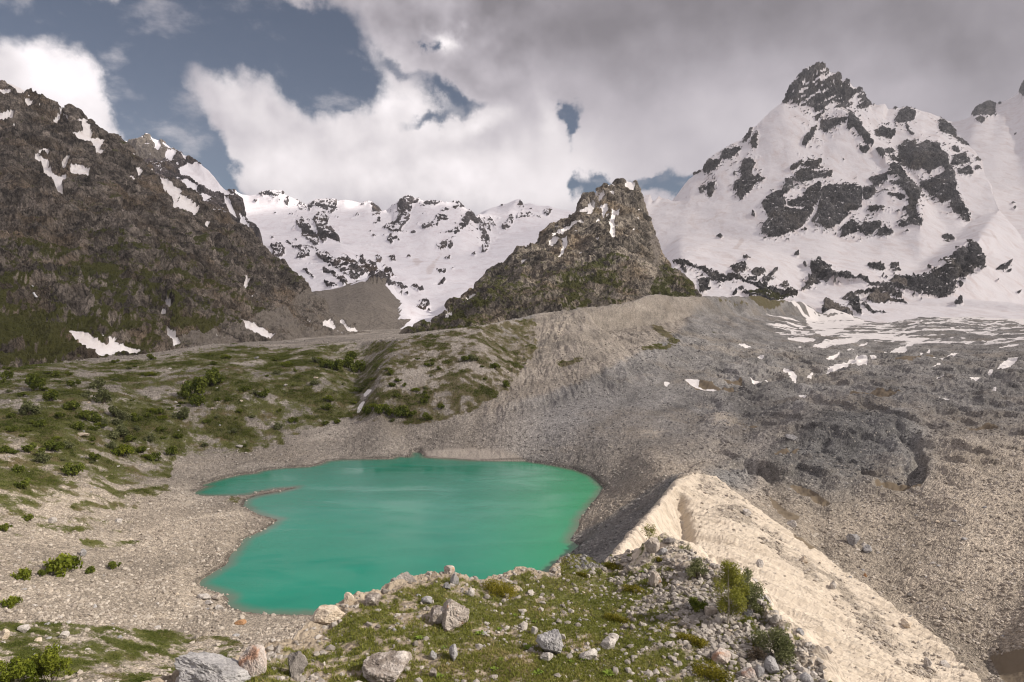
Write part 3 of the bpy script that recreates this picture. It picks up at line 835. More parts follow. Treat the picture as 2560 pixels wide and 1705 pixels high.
ln_.put(lb.inputs['Roughness'], ln_.m('ADD', 0.035, ln_.m('MULTIPLY', gust, 0.10)))
wv = ln_.noise(ln_.vmul(o, (0.75, 1.7, 1.0)), 0.55, 4, 0.65)
wv2 = ln_.noise(ln_.vmul(o, (0.8, 1.5, 1.0)), 2.2, 2, 0.6)
hgt = ln_.m('MULTIPLY', ln_.m('ADD', wv, ln_.m('MULTIPLY', wv2, 0.55)), ln_.m('ADD', 0.45, gust))
ln_.put(lb.inputs['Normal'], ln_.bump(hgt, 0.32, 0.18))
xs, ys = np.meshgrid(np.arange(-180, 62, 1.5), np.arange(150, 440, 1.5))
ii = in_poly(xs, ys, SHORE)
dd = seg_dist(xs, ys, [tuple(p) for p in SHORE[::2]], True)
kk = ii | (dd < 3.5)
kq = kk[:-1, :-1] & kk[1:, :-1] & kk[:-1, 1:] & kk[1:, 1:]
idx = np.arange(xs.size).reshape(xs.shape)
q = np.stack((idx[:-1, :-1], idx[:-1, 1:], idx[1:, 1:], idx[1:, :-1]), -1)[kq]
used = np.zeros(xs.size, bool); used[q.reshape(-1)] = True
rm = np.cumsum(used) - 1
vv = np.stack((xs.ravel(), ys.ravel(), np.zeros(xs.size)), 1)[used]
lake = mesh_object('lake', vv, rm[q], lm, attrs=dict(shore=np.where(ii, dd, 0).ravel()[used]), smooth=True)
lake['kind'] = 'structure'

# ------------------------------------------------------------------ mountains
def rock_material(name, dark, light, brown, grain, snow_lo, snow_hi, grain2=None):
    m, n, b = material(name)
    o = n.obj()
    tall = n.vmul(o, (1.0, 1.0, 0.70))
    a = n.noise(tall, 1.0 / grain, 7, 0.65, 0.6)
    c = n.noise(tall, 1.0 / (grain * 0.14), 5, 0.65)
    w = n.noise(n.vadd(o, (500., 90., 11.)), 1.0 / (grain * 3.2), 5, 0.6)
    cell = n.new('ShaderNodeSeparateColor')
    n.put(cell.inputs[0], n.voro(n.vadd(tall, n.scale(n.noise(o, 2.0 / grain, 3, 0.5, 0, True), grain * 0.25)), 4.2 / grain))
    col = n.mix(n.smooth(a, 0.34, 0.66), dark, light)
    col = n.mix(n.smooth(w, 0.46, 0.68), col, brown)
    col = n.scale(col, n.grey(n.m('ADD', n.m('MULTIPLY', c, 0.65), n.m('MULTIPLY', cell.outputs[0], 0.35)), 0.50, 1.50))
    seam = n.smooth(n.m('ABSOLUTE', n.m('SUBTRACT', n.noise(tall, 2.2 / grain, 4, 0.6, 1.2), 0.5)), 0.0, 0.035, 0.5, 1.0)
    col = n.scale(col, seam)
    wob = n.vadd(tall, n.scale(n.noise(o, 1.5 / grain, 4, 0.6, 0, True), grain * 0.8))
    col = n.scale(col, n.grey(n.smooth(n.noise(n.vadd(tall, (77., 13., 5.)), 0.42 / grain, 5, 0.6, 0.8), 0.34, 0.66), 0.62, 1.38))
    for sc1, wd, dk in ((0.8 / grain, 0.05, 0.45), (2.4 / grain, 0.07, 0.55), (6.0 / grain, 0.09, 0.68)):
        col = n.scale(col, n.smooth(n.voro(wob, sc1, 'Distance', 'DISTANCE_TO_EDGE'), 0.0, wd, dk, 1.0))
    vg = n.smooth(n.m('ADD', n.attr('veg'), n.m('ADD', n.m('MULTIPLY', n.m('SUBTRACT', c, 0.5), 1.0), n.m('MULTIPLY', n.m('SUBTRACT', a, 0.5), 1.3))), 0.38, 0.62)
    green = n.mix(w, (0.040, 0.050, 0.011), (0.078, 0.070, 0.024))
    green = n.scale(green, n.grey(c, 0.6, 1.4))
    col = n.mix(vg, col, green)
    sc_ = n.smooth(n.m('ADD', n.attr('scree'), n.m('MULTIPLY', n.m('SUBTRACT', c, 0.5), 0.6)), 0.35, 0.65)
    col = n.mix(sc_, col, n.scale(n.mix(a, (0.165, 0.145, 0.125), (0.245, 0.215, 0.185)), n.grey(c, 0.7, 1.3)))
    sf = n.smooth(n.m('ADD', n.attr('snow'), n.m('ADD', n.m('MULTIPLY', n.m('SUBTRACT', c, 0.5), 0.55), n.m('MULTIPLY', n.m('SUBTRACT', a, 0.5), 0.25))), 0.42, 0.58)
    dirt = n.noise(n.vmul(o, (1.0, 0.5, 0.35)), 1.6 / grain, 6, 0.62, 0.8)
    snow = n.mix(n.smooth(dirt, 0.42, 0.80), snow_hi, snow_lo)
    st = n.smooth(n.m('ADD', n.attr('stain'), n.m('MULTIPLY', n.m('SUBTRACT', dirt, 0.5), 1.2)), 0.35, 1.0, 0.0, 0.32)
    snow = n.mix(st, snow, (0.40, 0.29, 0.23))
    col = n.mix(sf, col, snow)
    n.put(b.inputs['Base Color'], col)
    n.put(b.inputs['Roughness'], n.m('SUBTRACT', 0.95, n.m('MULTIPLY', sf, 0.25)))
    hh = n.m('ADD', n.m('MULTIPLY', a, 1.0), n.m('ADD', n.m('MULTIPLY', c, 0.35), n.m('MULTIPLY', cell.outputs[1], 0.18)))
    hh = n.m('MULTIPLY', hh, n.m('SUBTRACT', 1.0, n.m('MULTIPLY', sf, 0.88)))
    n.put(b.inputs['Normal'], n.bump(hh, 0.8, grain * 0.42))
    return m


def roughen(T, rock, L, amp, seed, snow_amp=0.12, gully=1.0, tall=2.6, fine_amp=0.24, part=1.0):
    """crags, ribs and gullies along the surface normals; snow stays smooth and lies a little deeper."""
    n0 = T.normals()
    x, y, z = T.X, T.Y, T.Z
    big = fbm(x / L, y / L, z / (L * tall), 5, 0.52, ridged=True, seed=seed) - 0.35
    mid = fbm(x / (L * 0.30), y / (L * 0.30), z / (L * 0.5), 4, 0.6, ridged=True, seed=seed + 5) - 0.3
    fine = fbm(x / (L * 0.085), y / (L * 0.085), z / (L * 0.11), 3, 0.65, ridged=True, seed=seed + 9) - 0.3
    r = blur(rock.astype(float), 0.8)
    soft = fbm(x / (L * 1.6), y / (L * 1.6), z / (L * 3), 3, 0.5, seed=seed + 3)
    T.displace(n0, part * gully * big * amp * (0.35 + 0.65 * r) + r * (mid * amp * 0.50 + fine * amp * fine_amp) + (1 - r) * soft * amp * snow_amp + (r - 0.5) * amp * 0.12)


Z1, Z2, Z3, Z4, Z5, Z6, Z7, Z8, ZK = ((0, 160, .2551), (0, 540, .2551), (400, 440, .2551), (900, 440, .2551), (1300, 420, .2551), (1700, 120, .2551), (2060, 160, .2551), (1700, 480, .2551), (2060, 540, .2551))


def skirt(line, f, dz):
    """the foot of a mountain carried on under the ground in front of it."""
    return [np.array((p[0] * f, p[1] * f, p[2] - dz)) for p in line]


def warp(T, amp, L, seed):
    px, py = proj(T.X, T.Y, T.Z)
    a = fbm(T.X / L, T.Y / L, T.Z / L, 4, 0.6, seed=seed)
    b = fbm(T.X / L, T.Y / L, T.Z / L + 31.7, 4, 0.6, seed=seed + 1)
    return px, py, px + a * amp, py + b * amp


def back(line, dy, dz):
    """the far side of a ridge: further off and lower."""
    return [np.array((p[0] * (1 + dy / p[1]), p[1] + dy, p[2] - dz)) for p in line]


def ledges(T, snow, lo, hi, L, seed):
    """snow also lies on every ledge of the crags flat enough to hold it."""
    nz = blur(T.normals()[..., 2], 0.6) + 0.10 * fbm(T.X / L, T.Y / L, T.Z / L, 4, 0.6, seed=seed)
    return np.maximum(snow, 0.95 * sstep(nz, lo, hi))


def fuzzy(T, mask, sig, amp, L, seed, tall=0.5, extra=0.0):
    """an outlined patch with a ragged border and stray flecks round it (0..1)."""
    n = fbm(T.X / L, T.Y / L, T.Z / (L * tall), 5, 0.62, seed=seed)
    close = 0.15 + 0.85 * sstep(blur(mask.astype(float), 7.0), 0.01, 0.22)
    return sstep(blur(mask.astype(float), sig) + (amp * n + extra) * close, 0.41, 0.59)


def finish(T, name, mat, **attrs):
    for k in ('snow', 'veg', 'scree', 'stain'):
        attrs.setdefault(k, np.zeros_like(T.X))
    ob = T.mesh(name, mat, attrs)
    ob['kind'] = 'structure'
    s = attrs['snow']                                    # crisp facets on rock, smooth snow
    ob.data.polygons.foreach_set('use_smooth', (s[:-1, :-1] > 0.5).reshape(-1))
    return ob


# ---- the long dark mountain wall beyond the left shore
M1 = Terrain(-0.95, -0.16, 760, 430, 2300, 480)
sky1 = LY((-300, 120, 1950), (-150, 165, 1900), (0, 203, 1800), (25, 206, 1795), (50, 218, 1790), (80, 238, 1780), (110, 256, 1770), (140, 268, 1760), (160, 273, 1752), (178, 269, 1745), (195, 283, 1735), (225, 310, 1720),
          (250, 330, 1705), (270, 343, 1690), (281, 338, 1690), (300, 350, 1685), (316, 363, 1680), (324, 384, 1675), (357, 412, 1670), (377, 425, 1670), (398, 440, 1670), (446, 461, 1660), (474, 486, 1650), (500, 507, 1640), (553, 542, 1620),
          (578, 567, 1600), (622, 582, 1570), (642, 593, 1550), (660, 613, 1530), (678, 646, 1500), (719, 677, 1460), (752, 708, 1420), (762, 728, 1410), (808, 771, 1370), (859, 802, 1330), (905, 831, 1300), (960, 850, 1290))
base1 = LY((-300, 960, 500), (0, 925, 500), (100, 915, 540), (250, 905, 610), (330, 897, 650), (420, 882, 700), (560, 866, 780), (700, 868, 900), (800, 862, 1050), (900, 852, 1200), (960, 860, 1260))
mid1 = LY((-300, 560, 900), (0, 600, 930), (120, 590, 1000), (200, 620, 980), (300, 560, 1120), (400, 640, 1120), (480, 640, 1200), (560, 690, 1230), (640, 720, 1270), (720, 760, 1280))
low1 = LY((-300, 800, 590), (0, 790, 600), (100, 760, 690), (170, 800, 660), (260, 760, 740), (340, 800, 730), (400, 790, 820), (470, 780, 850), (560, 780, 960), (640, 790, 1010), (720, 805, 1080), (800, 820, 1170))
hi1 = LY((0, 400, 1330), (120, 420, 1380), (200, 400, 1480), (300, 470, 1440), (380, 500, 1440), (430, 540, 1430), (520, 600, 1440))
M1.tin([sky1, back(sky1, 260, 190), base1, skirt(base1, 0.93, 60), mid1, low1, hi1], [np.array((-0.95 * 430, 430, -30)), np.array((-0.16 * 430, 430, -40)), np.array((-0.16 * 2300, 2300, 20)), np.array((-0.95 * 2300, 2300, 300)), np.array((-0.16 * 1200, 1250, 20)), np.array((-160, 700, -25)), np.array((-110, 560, -25)), np.array((-190, 900, -20)), np.array((-180, 1120, -10)), np.array((-240, 620, -15))],
       sig=1.3, sharp=[sky1], sig_soft=9)
px, py, wx, wy = warp(M1, 9, 60, 61)
snow1 = any_poly(wx, wy, zoomed(*Z1, [
    [0, 150, 100, 170, 280, 260, 420, 335, 580, 400, 500, 420, 400, 350, 350, 320, 290, 290, 190, 310, 120, 260, 60, 210, -200, 260], [-100, 270, 60, 260, 110, 290, 60, 310, -100, 300], [240, 360, 280, 310, 260, 380, 320, 420, 250, 410],
    [380, 370, 370, 440, 400, 470, 365, 450], [600, 425, 660, 435, 620, 490, 560, 570, 510, 550, 580, 520], [-50, 500, 140, 510, 110, 560, -50, 560], [110, 630, 130, 590, 165, 660, 140, 650],
    [620, 530, 690, 540, 740, 590, 810, 560, 880, 630, 890, 740, 960, 740, 1035, 750, 1000, 810, 960, 850, 1020, 880, 950, 915, 930, 850, 880, 800, 830, 790, 690, 700, 800, 690, 830, 665, 760, 600], [760, 515, 890, 600, 840, 580],
    [1000, 655, 1060, 720, 1020, 700], [330, 930, 400, 870, 470, 850, 460, 940, 470, 1010, 500, 1080, 570, 1110, 660, 1100, 600, 1180, 600, 1250, 650, 1320, 540, 1240, 520, 1180, 420, 1100, 400, 1020], [620, 990, 680, 940, 660, 1000, 670, 1030, 620, 1065],
    [690, 1060, 720, 1030, 790, 1020, 880, 1080, 710, 1095], [1060, 1000, 1095, 1010, 1070, 1030], [1245, 1100, 1290, 1095, 1345, 1145, 1310, 1170, 1340, 1195], [1300, 1010, 1380, 1065, 1365, 1090], [1270, 885, 1410, 1000, 1420, 1035, 1330, 980],
    [1470, 1040, 1620, 1150, 1740, 1240, 1760, 1310, 1860, 1370, 1940, 1440, 1900, 1480, 1780, 1410, 1700, 1460, 1680, 1430, 1690, 1360, 1640, 1250, 1560, 1180, 1510, 1130], [290, 510, 350, 525, 310, 535], [400, 515, 480, 565, 430, 550], [250, 460, 300, 485, 270, 482]])
    + zoomed(*Z3, [[820, 1000, 850, 990, 870, 1040, 830, 1100, 825, 1150, 860, 1180, 920, 1180, 870, 1260, 840, 1210, 790, 1205, 820, 1170, 815, 1110], [60, 1210, 110, 1210, 70, 1260, 105, 1280, 90, 1340, 50, 1290], [20, 1330, 60, 1350, 40, 1390, 5, 1390],
                   [210, 760, 265, 795, 240, 810], [430, 460, 495, 470, 465, 500], [405, 555, 430, 560, 410, 572], [710, 530, 780, 590, 720, 555], [760, 1405, 850, 1450, 890, 1470, 900, 1445, 1000, 1500, 1110, 1568, 940, 1568, 860, 1540], [1440, 1415, 1490, 1445, 1450, 1435],
                   [1590, 1430, 1680, 1440, 1740, 1490, 1805, 1540, 1600, 1500], [1620, 1310, 1760, 1400, 1850, 1490, 1960, 1500, 1960, 1540, 1840, 1510, 1700, 1380], [0, 1470, 60, 1500, 130, 1568, 60, 1560], [530, 1560, 640, 1600, 620, 1620, 560, 1590], [30, 100, 60, 130, 40, 180]])
    + zoomed(*Z2, [[660, 1075, 800, 1130, 880, 1180, 950, 1230, 1040, 1280, 1080, 1240, 980, 1170, 1100, 1230, 1250, 1320, 1400, 1350, 1280, 1370, 1130, 1340, 1000, 1370, 880, 1360, 800, 1330, 740, 1270, 800, 1260, 740, 1220, 655, 1160, 690, 1130],
                   [1580, 1085, 1640, 1120, 1700, 1170, 1755, 1240, 1765, 1280, 1650, 1300, 1690, 1240, 1640, 1190], [1630, 735, 1645, 740, 1620, 760]]))
hole1 = any_poly(wx, wy, zoomed(*Z1, [[355, 920, 410, 885, 460, 940, 460, 960, 400, 950], [1720, 1340, 1765, 1305, 1750, 1370]]) + zoomed(*Z2, [[950, 1230, 1000, 1190, 1035, 1230, 1030, 1260, 980, 1250], [780, 1275, 830, 1290, 820, 1305]]))
snow1 = snow1 & ~hole1
M1X, M1Y, M1Z = M1.X.copy(), M1.Y.copy(), M1.Z.copy()
nv = fbm(M1.X / 90, M1.Y / 90, M1.Z / 60, 5, 0.6, seed=71)
veg1 = 0.04 + 0.52 * sstep(py, 500, 760) * (1 - 0.75 * sstep(px, 380, 620)) + 1.0 * nv
veg1 = np.where(any_poly(wx, wy, [[(-300, 760), (0, 790), (60, 825), (180, 850), (190, 885), (100, 920), (-300, 960)]]), 0.85 + 0.5 * nv, veg1)
veg1 = np.where(any_poly(wx, wy, [[(215, 745), (330, 750), (345, 820), (400, 870), (330, 885), (300, 845), (240, 830)], [(430, 790), (500, 800), (560, 810), (520, 835), (420, 830)]]), 0.72 + 0.6 * nv, veg1)
veg1 -= 0.4 * sstep(py, 830, 860) * sstep(px, 440, 560)
scr1 = any_poly(wx, wy, [[(395, 880), (420, 850), (500, 835), (560, 830), (640, 800), (720, 770), (800, 790), (860, 815), (960, 850), (960, 900), (380, 910)], [(720, 760), (760, 728), (900, 830), (850, 840), (790, 800)]]) * (0.6 + 0.9 * nv)
s1 = fuzzy(M1, snow1, 1.2, 0.9, 14, 83, 0.6, 0.15)
roughen(M1, s1 < 0.5, 125, 25, 81, snow_amp=0.05, tall=1.7, gully=1.15, fine_amp=0.16, part=1 - 0.8 * sstep(py, 740, 830))
veg1 = veg1 + 1.5 * (blur(M1.normals()[..., 2], 1.0) - 0.62)
m1mat = rock_material('dark_rock', (0.060, 0.051, 0.044), (0.265, 0.228, 0.195), (0.175, 0.135, 0.098), 26.0, (0.66, 0.60, 0.57), (0.80, 0.77, 0.76))
finish(M1, 'mountain', m1mat, snow=s1, veg=np.clip(veg1, 0, 1), scree=np.clip(scr1, 0, 1))

# ---- the mountain behind it, sunlight painted tawny on its top
M2 = Terrain(-0.62, -0.33, 330, 2500, 4200, 240)
sky2 = LY((200, 440, 3700), (280, 375, 3650), (305, 362, 3600), (325, 350, 3580), (345, 344, 3550), (370, 342, 3540), (395, 349, 3530), (415, 358, 3520), (432, 370, 3500), (441, 380, 3490), (460, 386, 3480), (480, 393, 3460), (490, 402, 3450), (500, 408, 3440),
          (520, 424, 3420), (545, 450, 3390), (556, 463, 3380), (564, 470, 3360), (576, 473, 3350), (584, 480, 3330), (592, 492, 3310), (604, 506, 3280), (612, 522, 3240), (622, 545, 3200), (632, 560, 3160), (660, 640, 3000), (690, 700, 2850))
base2 = LY((200, 700, 2600), (400, 640, 2600), (500, 660, 2580), (600, 700, 2560), (700, 760, 2540))
rib2 = LY((372, 376, 3380), (398, 410, 3280), (430, 450, 3180), (470, 490, 3080), (500, 540, 2950))
gul2 = LY((470, 420, 3400), (520, 470, 3300), (560, 520, 3200))
M2.tin([sky2, back(sky2, 300, 260), base2, rib2, gul2], [np.array((-0.62 * 2500, 2500, 100)), np.array((-0.33 * 2500, 2500, 100)), np.array((-0.33 * 4200, 4200, 100)), np.array((-0.62 * 4200, 4200, 300)), np.array((-0.33 * 3000, 3000, 100))], sig=1.0, sharp=[sky2, rib2], sig_soft=5)
px, py, wx, wy = warp(M2, 7, 110, 91)
snow2 = any_poly(wx, wy, zoomed(*Z1, [[1470, 725, 1540, 720, 1570, 790, 1560, 860, 1490, 830, 1520, 790], [1620, 880, 1690, 840, 1720, 880, 1680, 925, 1620, 910], [1690, 960, 1750, 990, 1720, 1010], [1730, 1040, 1930, 975, 2000, 1000, 1990, 1210, 1860, 1130],
                                      [1750, 1170, 1830, 1130, 1920, 1200, 1930, 1250, 1900, 1300], [1550, 1060, 1600, 1025, 1570, 1070], [1580, 770, 1660, 800, 1730, 830, 1640, 815], [1350, 780, 1420, 715, 1390, 765], [1480, 715, 1580, 725, 1540, 735], [1760, 870, 1830, 900, 1800, 930]])
    + zoomed(*Z3, [[180, -30, 420, -90, 560, -10, 640, 120, 700, 170, 620, 190, 520, 120, 460, 150, 330, 60], [180, 75, 240, 40, 340, 90, 370, 160, 330, 200], [400, 270, 410, 170, 500, 200, 440, 260], [620, 200, 690, 250, 750, 400, 700, 360, 640, 280],
                   [600, 420, 630, 430, 630, 450], [650, 430, 680, 425, 710, 480, 660, 460], [770, 330, 810, 400, 880, 490, 900, 560, 860, 560, 800, 470], [500, 110, 560, 170, 480, 150]]))
s2 = fuzzy(M2, snow2, 1.2, 0.9, 36, 103, 0.6, 0.14)
roughen(M2, s2 < 0.5, 220, 30, 101, snow_amp=0.1)
m2mat = rock_material('tawny_rock', (0.060, 0.052, 0.056), (0.165, 0.142, 0.138), (0.150, 0.110, 0.070), 70.0, (0.66, 0.62, 0.64), (0.78, 0.76, 0.79))
sunlit_top2 = blur(in_poly(wx, wy, [(290, 400), (300, 355), (345, 335), (430, 355), (446, 384), (400, 400), (365, 395), (330, 415)]).astype(float), 2.0)  # sunlight on the summit, painted in as a tan patch
finish(M2, 'mountain', m2mat, snow=ledges(M2, s2, 0.78, 0.90, 60, 105), scree=sunlit_top2)

# ---- the snow cirque at the head of the valley
M3 = Terrain(-0.46, 0.16, 640, 1150, 8200, 430)
sky3 = LY((520, 480, 6300), (560, 472, 6200), (583, 471, 6150), (592, 478, 6150), (604, 484, 6100), (625, 485, 6100), (645, 482, 6100), (660, 478, 6050), (685, 476, 6000), (706, 477, 6000), (712, 485, 6000), (725, 490, 6000), (740, 497, 5950), (755, 508, 5900),
          (765, 511, 5900), (775, 505, 5850), (788, 497, 5850), (810, 496, 5850), (840, 500, 5900), (862, 496, 6000), (890, 502, 6100), (906, 506, 6100), (920, 498, 6050), (926, 503, 6000), (940, 513, 6000), (955, 527, 6000), (966, 522, 5950), (985, 507, 5900), (996, 500, 5850), (1006, 494, 5850),
          (1024, 488, 5800), (1034, 492, 5800), (1048, 496, 5800), (1060, 500, 5850), (1072, 501, 5850), (1100, 505, 5850), (1120, 503, 5850), (1146, 502, 5850), (1160, 511, 5850), (1168, 520, 5800), (1174, 522, 5750), (1180, 532, 5750), (1188, 541, 6000))
sky3b = LY((1188, 541, 7000), (1205, 530, 7000), (1240, 515, 7000), (1270, 507, 7000), (1294, 496, 7000), (1302, 503, 7000), (1310, 508, 7000), (1326, 505, 7000), (1340, 510, 7000), (1356, 512, 7000), (1372, 511, 7000), (1388, 519, 7000), (1410, 522, 7000), (1450, 530, 7000), (1520, 520, 7100))
foot3 = LY((560, 690, 2700), (650, 720, 2400), (760, 735, 2050), (850, 720, 2150), (920, 700, 2500), (1000, 740, 2300), (1080, 740, 2400), (1180, 700, 2900), (1300, 640, 3600), (1400, 600, 4200), (1520, 600, 4300))
bowl3 = LY((600, 560, 4700), (700, 590, 4300), (800, 600, 4200), (900, 620, 3900), (980, 640, 3800), (1060, 640, 3900), (1150, 640, 4000), (1250, 600, 5000), (1400, 560, 5600), (1520, 555, 5700))
up3 = LY((620, 510, 5500), (700, 525, 5300), (780, 545, 5000), (860, 540, 5300), (920, 560, 4900), (1000, 560, 4800), (1080, 560, 4700), (1160, 570, 4750))
rib3a = LY((1174, 522, 5750), (1190, 560, 5350), (1206, 590, 5000), (1222, 618, 4700))
rib3b = LY((1024, 488, 5800), (1010, 530, 5350), (985, 575, 4850))
rib3c = LY((786, 540, 4700), (800, 575, 4250), (830, 600, 4000), (850, 608, 3900))
flank3 = LY((590, 560, 4300), (620, 610, 3600), (660, 650, 3000), (700, 700, 2500))
mor3 = LY((735, 738, 1800), (760, 730, 1820), (790, 724, 1850), (830, 721, 1900), (870, 712, 1950), (905, 699, 2050), (940, 690, 2150), (970, 688, 2250))
morf3 = LY((760, 745, 1780), (800, 785, 1500), (850, 825, 1380), (930, 832, 1420), (985, 825, 1480), (1020, 795, 1620), (1010, 755, 1900), (985, 720, 2150))
valley3 = LY((900, 845, 1250), (960, 842, 1270), (1010, 830, 1420), (1040, 800, 1700), (1080, 780, 2000), (1130, 740, 2300))
M3.tin([sky3 + sky3b[1:], back(sky3 + sky3b[1:], 500, 450), foot3, bowl3, up3, rib3a, rib3b, rib3c, flank3, mor3, morf3, valley3],
       [np.array((a * y, y, z)) for a, y, z in ((-0.46, 1150, 20), (0.16, 1150, 20), (0.16, 8200, 400), (-0.46, 8200, 300), (-0.46, 2400, 60), (0.16, 2500, 100), (-0.1, 1150, 25))], sig=1.0, sharp=[sky3, sky3b, rib3a, rib3b, rib3c, mor3], sig_soft=6)
px, py, wx, wy = warp(M3, 5, 120, 111)
rock3 = any_poly(wx, wy, zoomed(*Z4, [
    [220, 500, 350, 450, 390, 370, 360, 310, 400, 230, 480, 190, 580, 220, 580, 240, 530, 290, 490, 350, 480, 420, 410, 500, 400, 540, 330, 555, 270, 520], [560, 310, 640, 250, 800, 240, 820, 260, 730, 290, 660, 300, 600, 290], [560, 370, 680, 345, 670, 370, 580, 380],
    [790, 330, 880, 290, 1000, 280, 1000, 300, 880, 330, 800, 355], [610, 490, 720, 440, 750, 380, 860, 380, 840, 410, 870, 430, 780, 440, 760, 490, 640, 520, 610, 515],
    [1070, 315, 1120, 400, 1200, 450, 1220, 520, 1260, 580, 1270, 650, 1220, 665, 1190, 630, 1190, 560, 1160, 480, 1080, 420, 1050, 480, 990, 520, 960, 490, 1000, 420], [820, 560, 960, 500, 970, 550, 920, 580, 900, 560],
    [1140, 400, 1180, 400, 1240, 410, 1270, 390, 1330, 490, 1320, 500, 1260, 440, 1280, 540, 1220, 490, 1160, 440], [1380, 490, 1430, 450, 1490, 370, 1510, 420, 1470, 510, 1410, 515], [1540, 310, 1550, 215, 1610, 290, 1600, 320], [1530, 380, 1660, 340, 1690, 380, 1660, 410, 1540, 420],
    [1360, 290, 1420, 265, 1400, 295], [1800, 340, 1900, 320, 1830, 400], [1690, 400, 1720, 370, 1780, 420], [730, 690, 790, 650, 870, 615, 890, 660, 830, 710, 790, 720], [830, 730, 910, 660, 910, 690], [830, 800, 890, 770, 870, 830], [260, 630, 300, 575, 360, 590, 390, 630, 330, 620, 310, 660],
    [120, 470, 200, 405, 200, 440, 140, 475], [100, 570, 190, 565, 140, 585], [60, 545, 110, 530, 110, 550], [470, 540, 550, 530, 540, 560], [455, 800, 490, 780, 500, 810], [270, 790, 300, 800, 340, 790, 350, 840, 310, 840], [150, 780, 210, 800, 210, 840, 160, 830],
    [1195, 700, 1220, 670, 1260, 690, 1240, 745, 1200, 750], [1090, 770, 1130, 745, 1135, 780], [750, 910, 840, 920, 830, 945, 790, 945], [870, 940, 940, 880, 930, 900], [490, 1090, 540, 1065, 620, 1120, 580, 1135], [540, 1290, 600, 1260, 690, 1275, 640, 1300, 610, 1320],
    [570, 1230, 690, 1230, 640, 1250], [650, 1330, 690, 1315, 680, 1340], [430, 1140, 480, 1150, 470, 1175], [40, 1030, 220, 960, 250, 900, 350, 970, 270, 1010, 300, 1050, 400, 1060, 480, 1100, 420, 1120, 330, 1070, 200, 1040],
    [0, 760, 80, 840, 150, 880, 170, 930, 100, 930, 60, 950, 0, 880], [0, 920, 70, 980, 0, 975], [0, 290, 80, 230, 100, 250, 40, 290], [100, 260, 160, 290, 220, 340, 180, 390, 110, 400, 110, 330], [840, 255, 960, 245, 1040, 300, 1000, 290, 940, 255], [700, 1060, 850, 1015, 830, 1040, 720, 1070]])
    + zoomed(*Z3, [[1330, 420, 1390, 410, 1440, 450, 1480, 500, 1540, 600, 1560, 640, 1540, 670, 1480, 660, 1430, 610, 1390, 580, 1390, 510, 1340, 480], [1500, 420, 1530, 380, 1560, 440, 1640, 500, 1700, 530, 1750, 590, 1770, 660, 1730, 630, 1650, 610, 1590, 660, 1560, 590, 1540, 510],
                   [1080, 690, 1130, 655, 1180, 650, 1220, 710, 1220, 760, 1140, 810, 1100, 780, 1110, 720], [1330, 800, 1380, 740, 1230, 640, 1160, 630, 1250, 640, 1430, 710, 1470, 740, 1460, 780, 1400, 810], [1510, 750, 1580, 740, 1700, 790, 1800, 810, 1870, 840, 1960, 900, 1960, 1000, 1890, 1030, 1800, 960, 1700, 880, 1640, 830, 1560, 800],
                   [1590, 910, 1650, 910, 1740, 960, 1800, 1000, 1840, 1060, 1790, 1075, 1740, 1010, 1680, 960, 1600, 940], [1390, 920, 1440, 930, 1530, 1000, 1500, 1000], [1600, 1040, 1740, 1085, 1680, 1100, 1620, 1070], [960, 170, 1050, 145, 1200, 145, 1210, 180, 1120, 200, 1060, 185, 1000, 200],
                   [1210, 250, 1260, 190, 1250, 290], [1290, 195, 1370, 250, 1420, 290, 1440, 340, 1370, 330, 1330, 240], [1450, 280, 1520, 225, 1650, 215, 1730, 240, 1720, 330, 1670, 360, 1580, 310, 1500, 290, 1460, 350], [1520, 380, 1600, 340, 1650, 420, 1640, 480, 1590, 460], [1850, 430, 1950, 360, 1940, 400],
                   [1240, 360, 1300, 355, 1300, 380], [1110, 345, 1150, 360, 1120, 365], [1060, 580, 1120, 600, 1100, 630], [700, 130, 740, 130, 730, 165], [1740, 780, 1850, 790, 1960, 860, 1960, 890, 1860, 850], [1430, 670, 1560, 735, 1540, 745], [1270, 600, 1370, 645, 1340, 640], [900, 220, 960, 230, 940, 260]]))
r3 = fuzzy(M3, rock3, 0.9, 1.0, 30, 113, 0.45, 0.13)
flake = fbm(M3.X / 70, M3.Y / 70, (M3.Z - 0.3 * M3.X) / 16, 4, 0.6, seed=119)
r3 = np.maximum(r3, sstep(flake, 0.22, 0.29) * sstep(blur(rock3.astype(float), 14), 0.05, 0.25))
scr3 = blur(any_poly(wx, wy, [[(735, 737), (790, 726), (830, 723), (905, 701), (960, 705), (985, 730), (1000, 748), (1020, 780), (1030, 800), (1010, 815), (985, 828), (960, 842), (900, 860), (850, 850), (790, 800), (740, 760)]]).astype(float), 1.0)
str3 = fbm((px + py * 0.15) / 5, (py - 0.6 * px) / 60, np.zeros_like(px), 3, seed=116)
edge3 = fbm((px + py * 1.1) / 6, (py - px) / 70, np.zeros_like(px), 3, seed=115)
scr3 *= 1 - sstep(px + 26 * edge3, 985, 1012) * (py < 800)
scr3 *= 1 - any_poly(wx, wy, [[(905, 850), (925, 828), (975, 820), (990, 830), (940, 845)], [(730, 745), (760, 742), (840, 815), (900, 832), (880, 840), (820, 815)]]) * 0.9
stain3 = blur(any_poly(wx, wy, zoomed(*Z4, [[310, 650, 340, 640, 390, 760, 370, 750], [500, 830, 560, 780, 620, 850, 560, 900], [640, 900, 720, 840, 690, 960, 660, 970], [720, 830, 800, 740, 830, 720, 760, 850, 700, 950, 690, 900]])).astype(float), 2.5)
roughen(M3, r3 > 0.5, 260, 34, 121, snow_amp=0.6, gully=0.55)
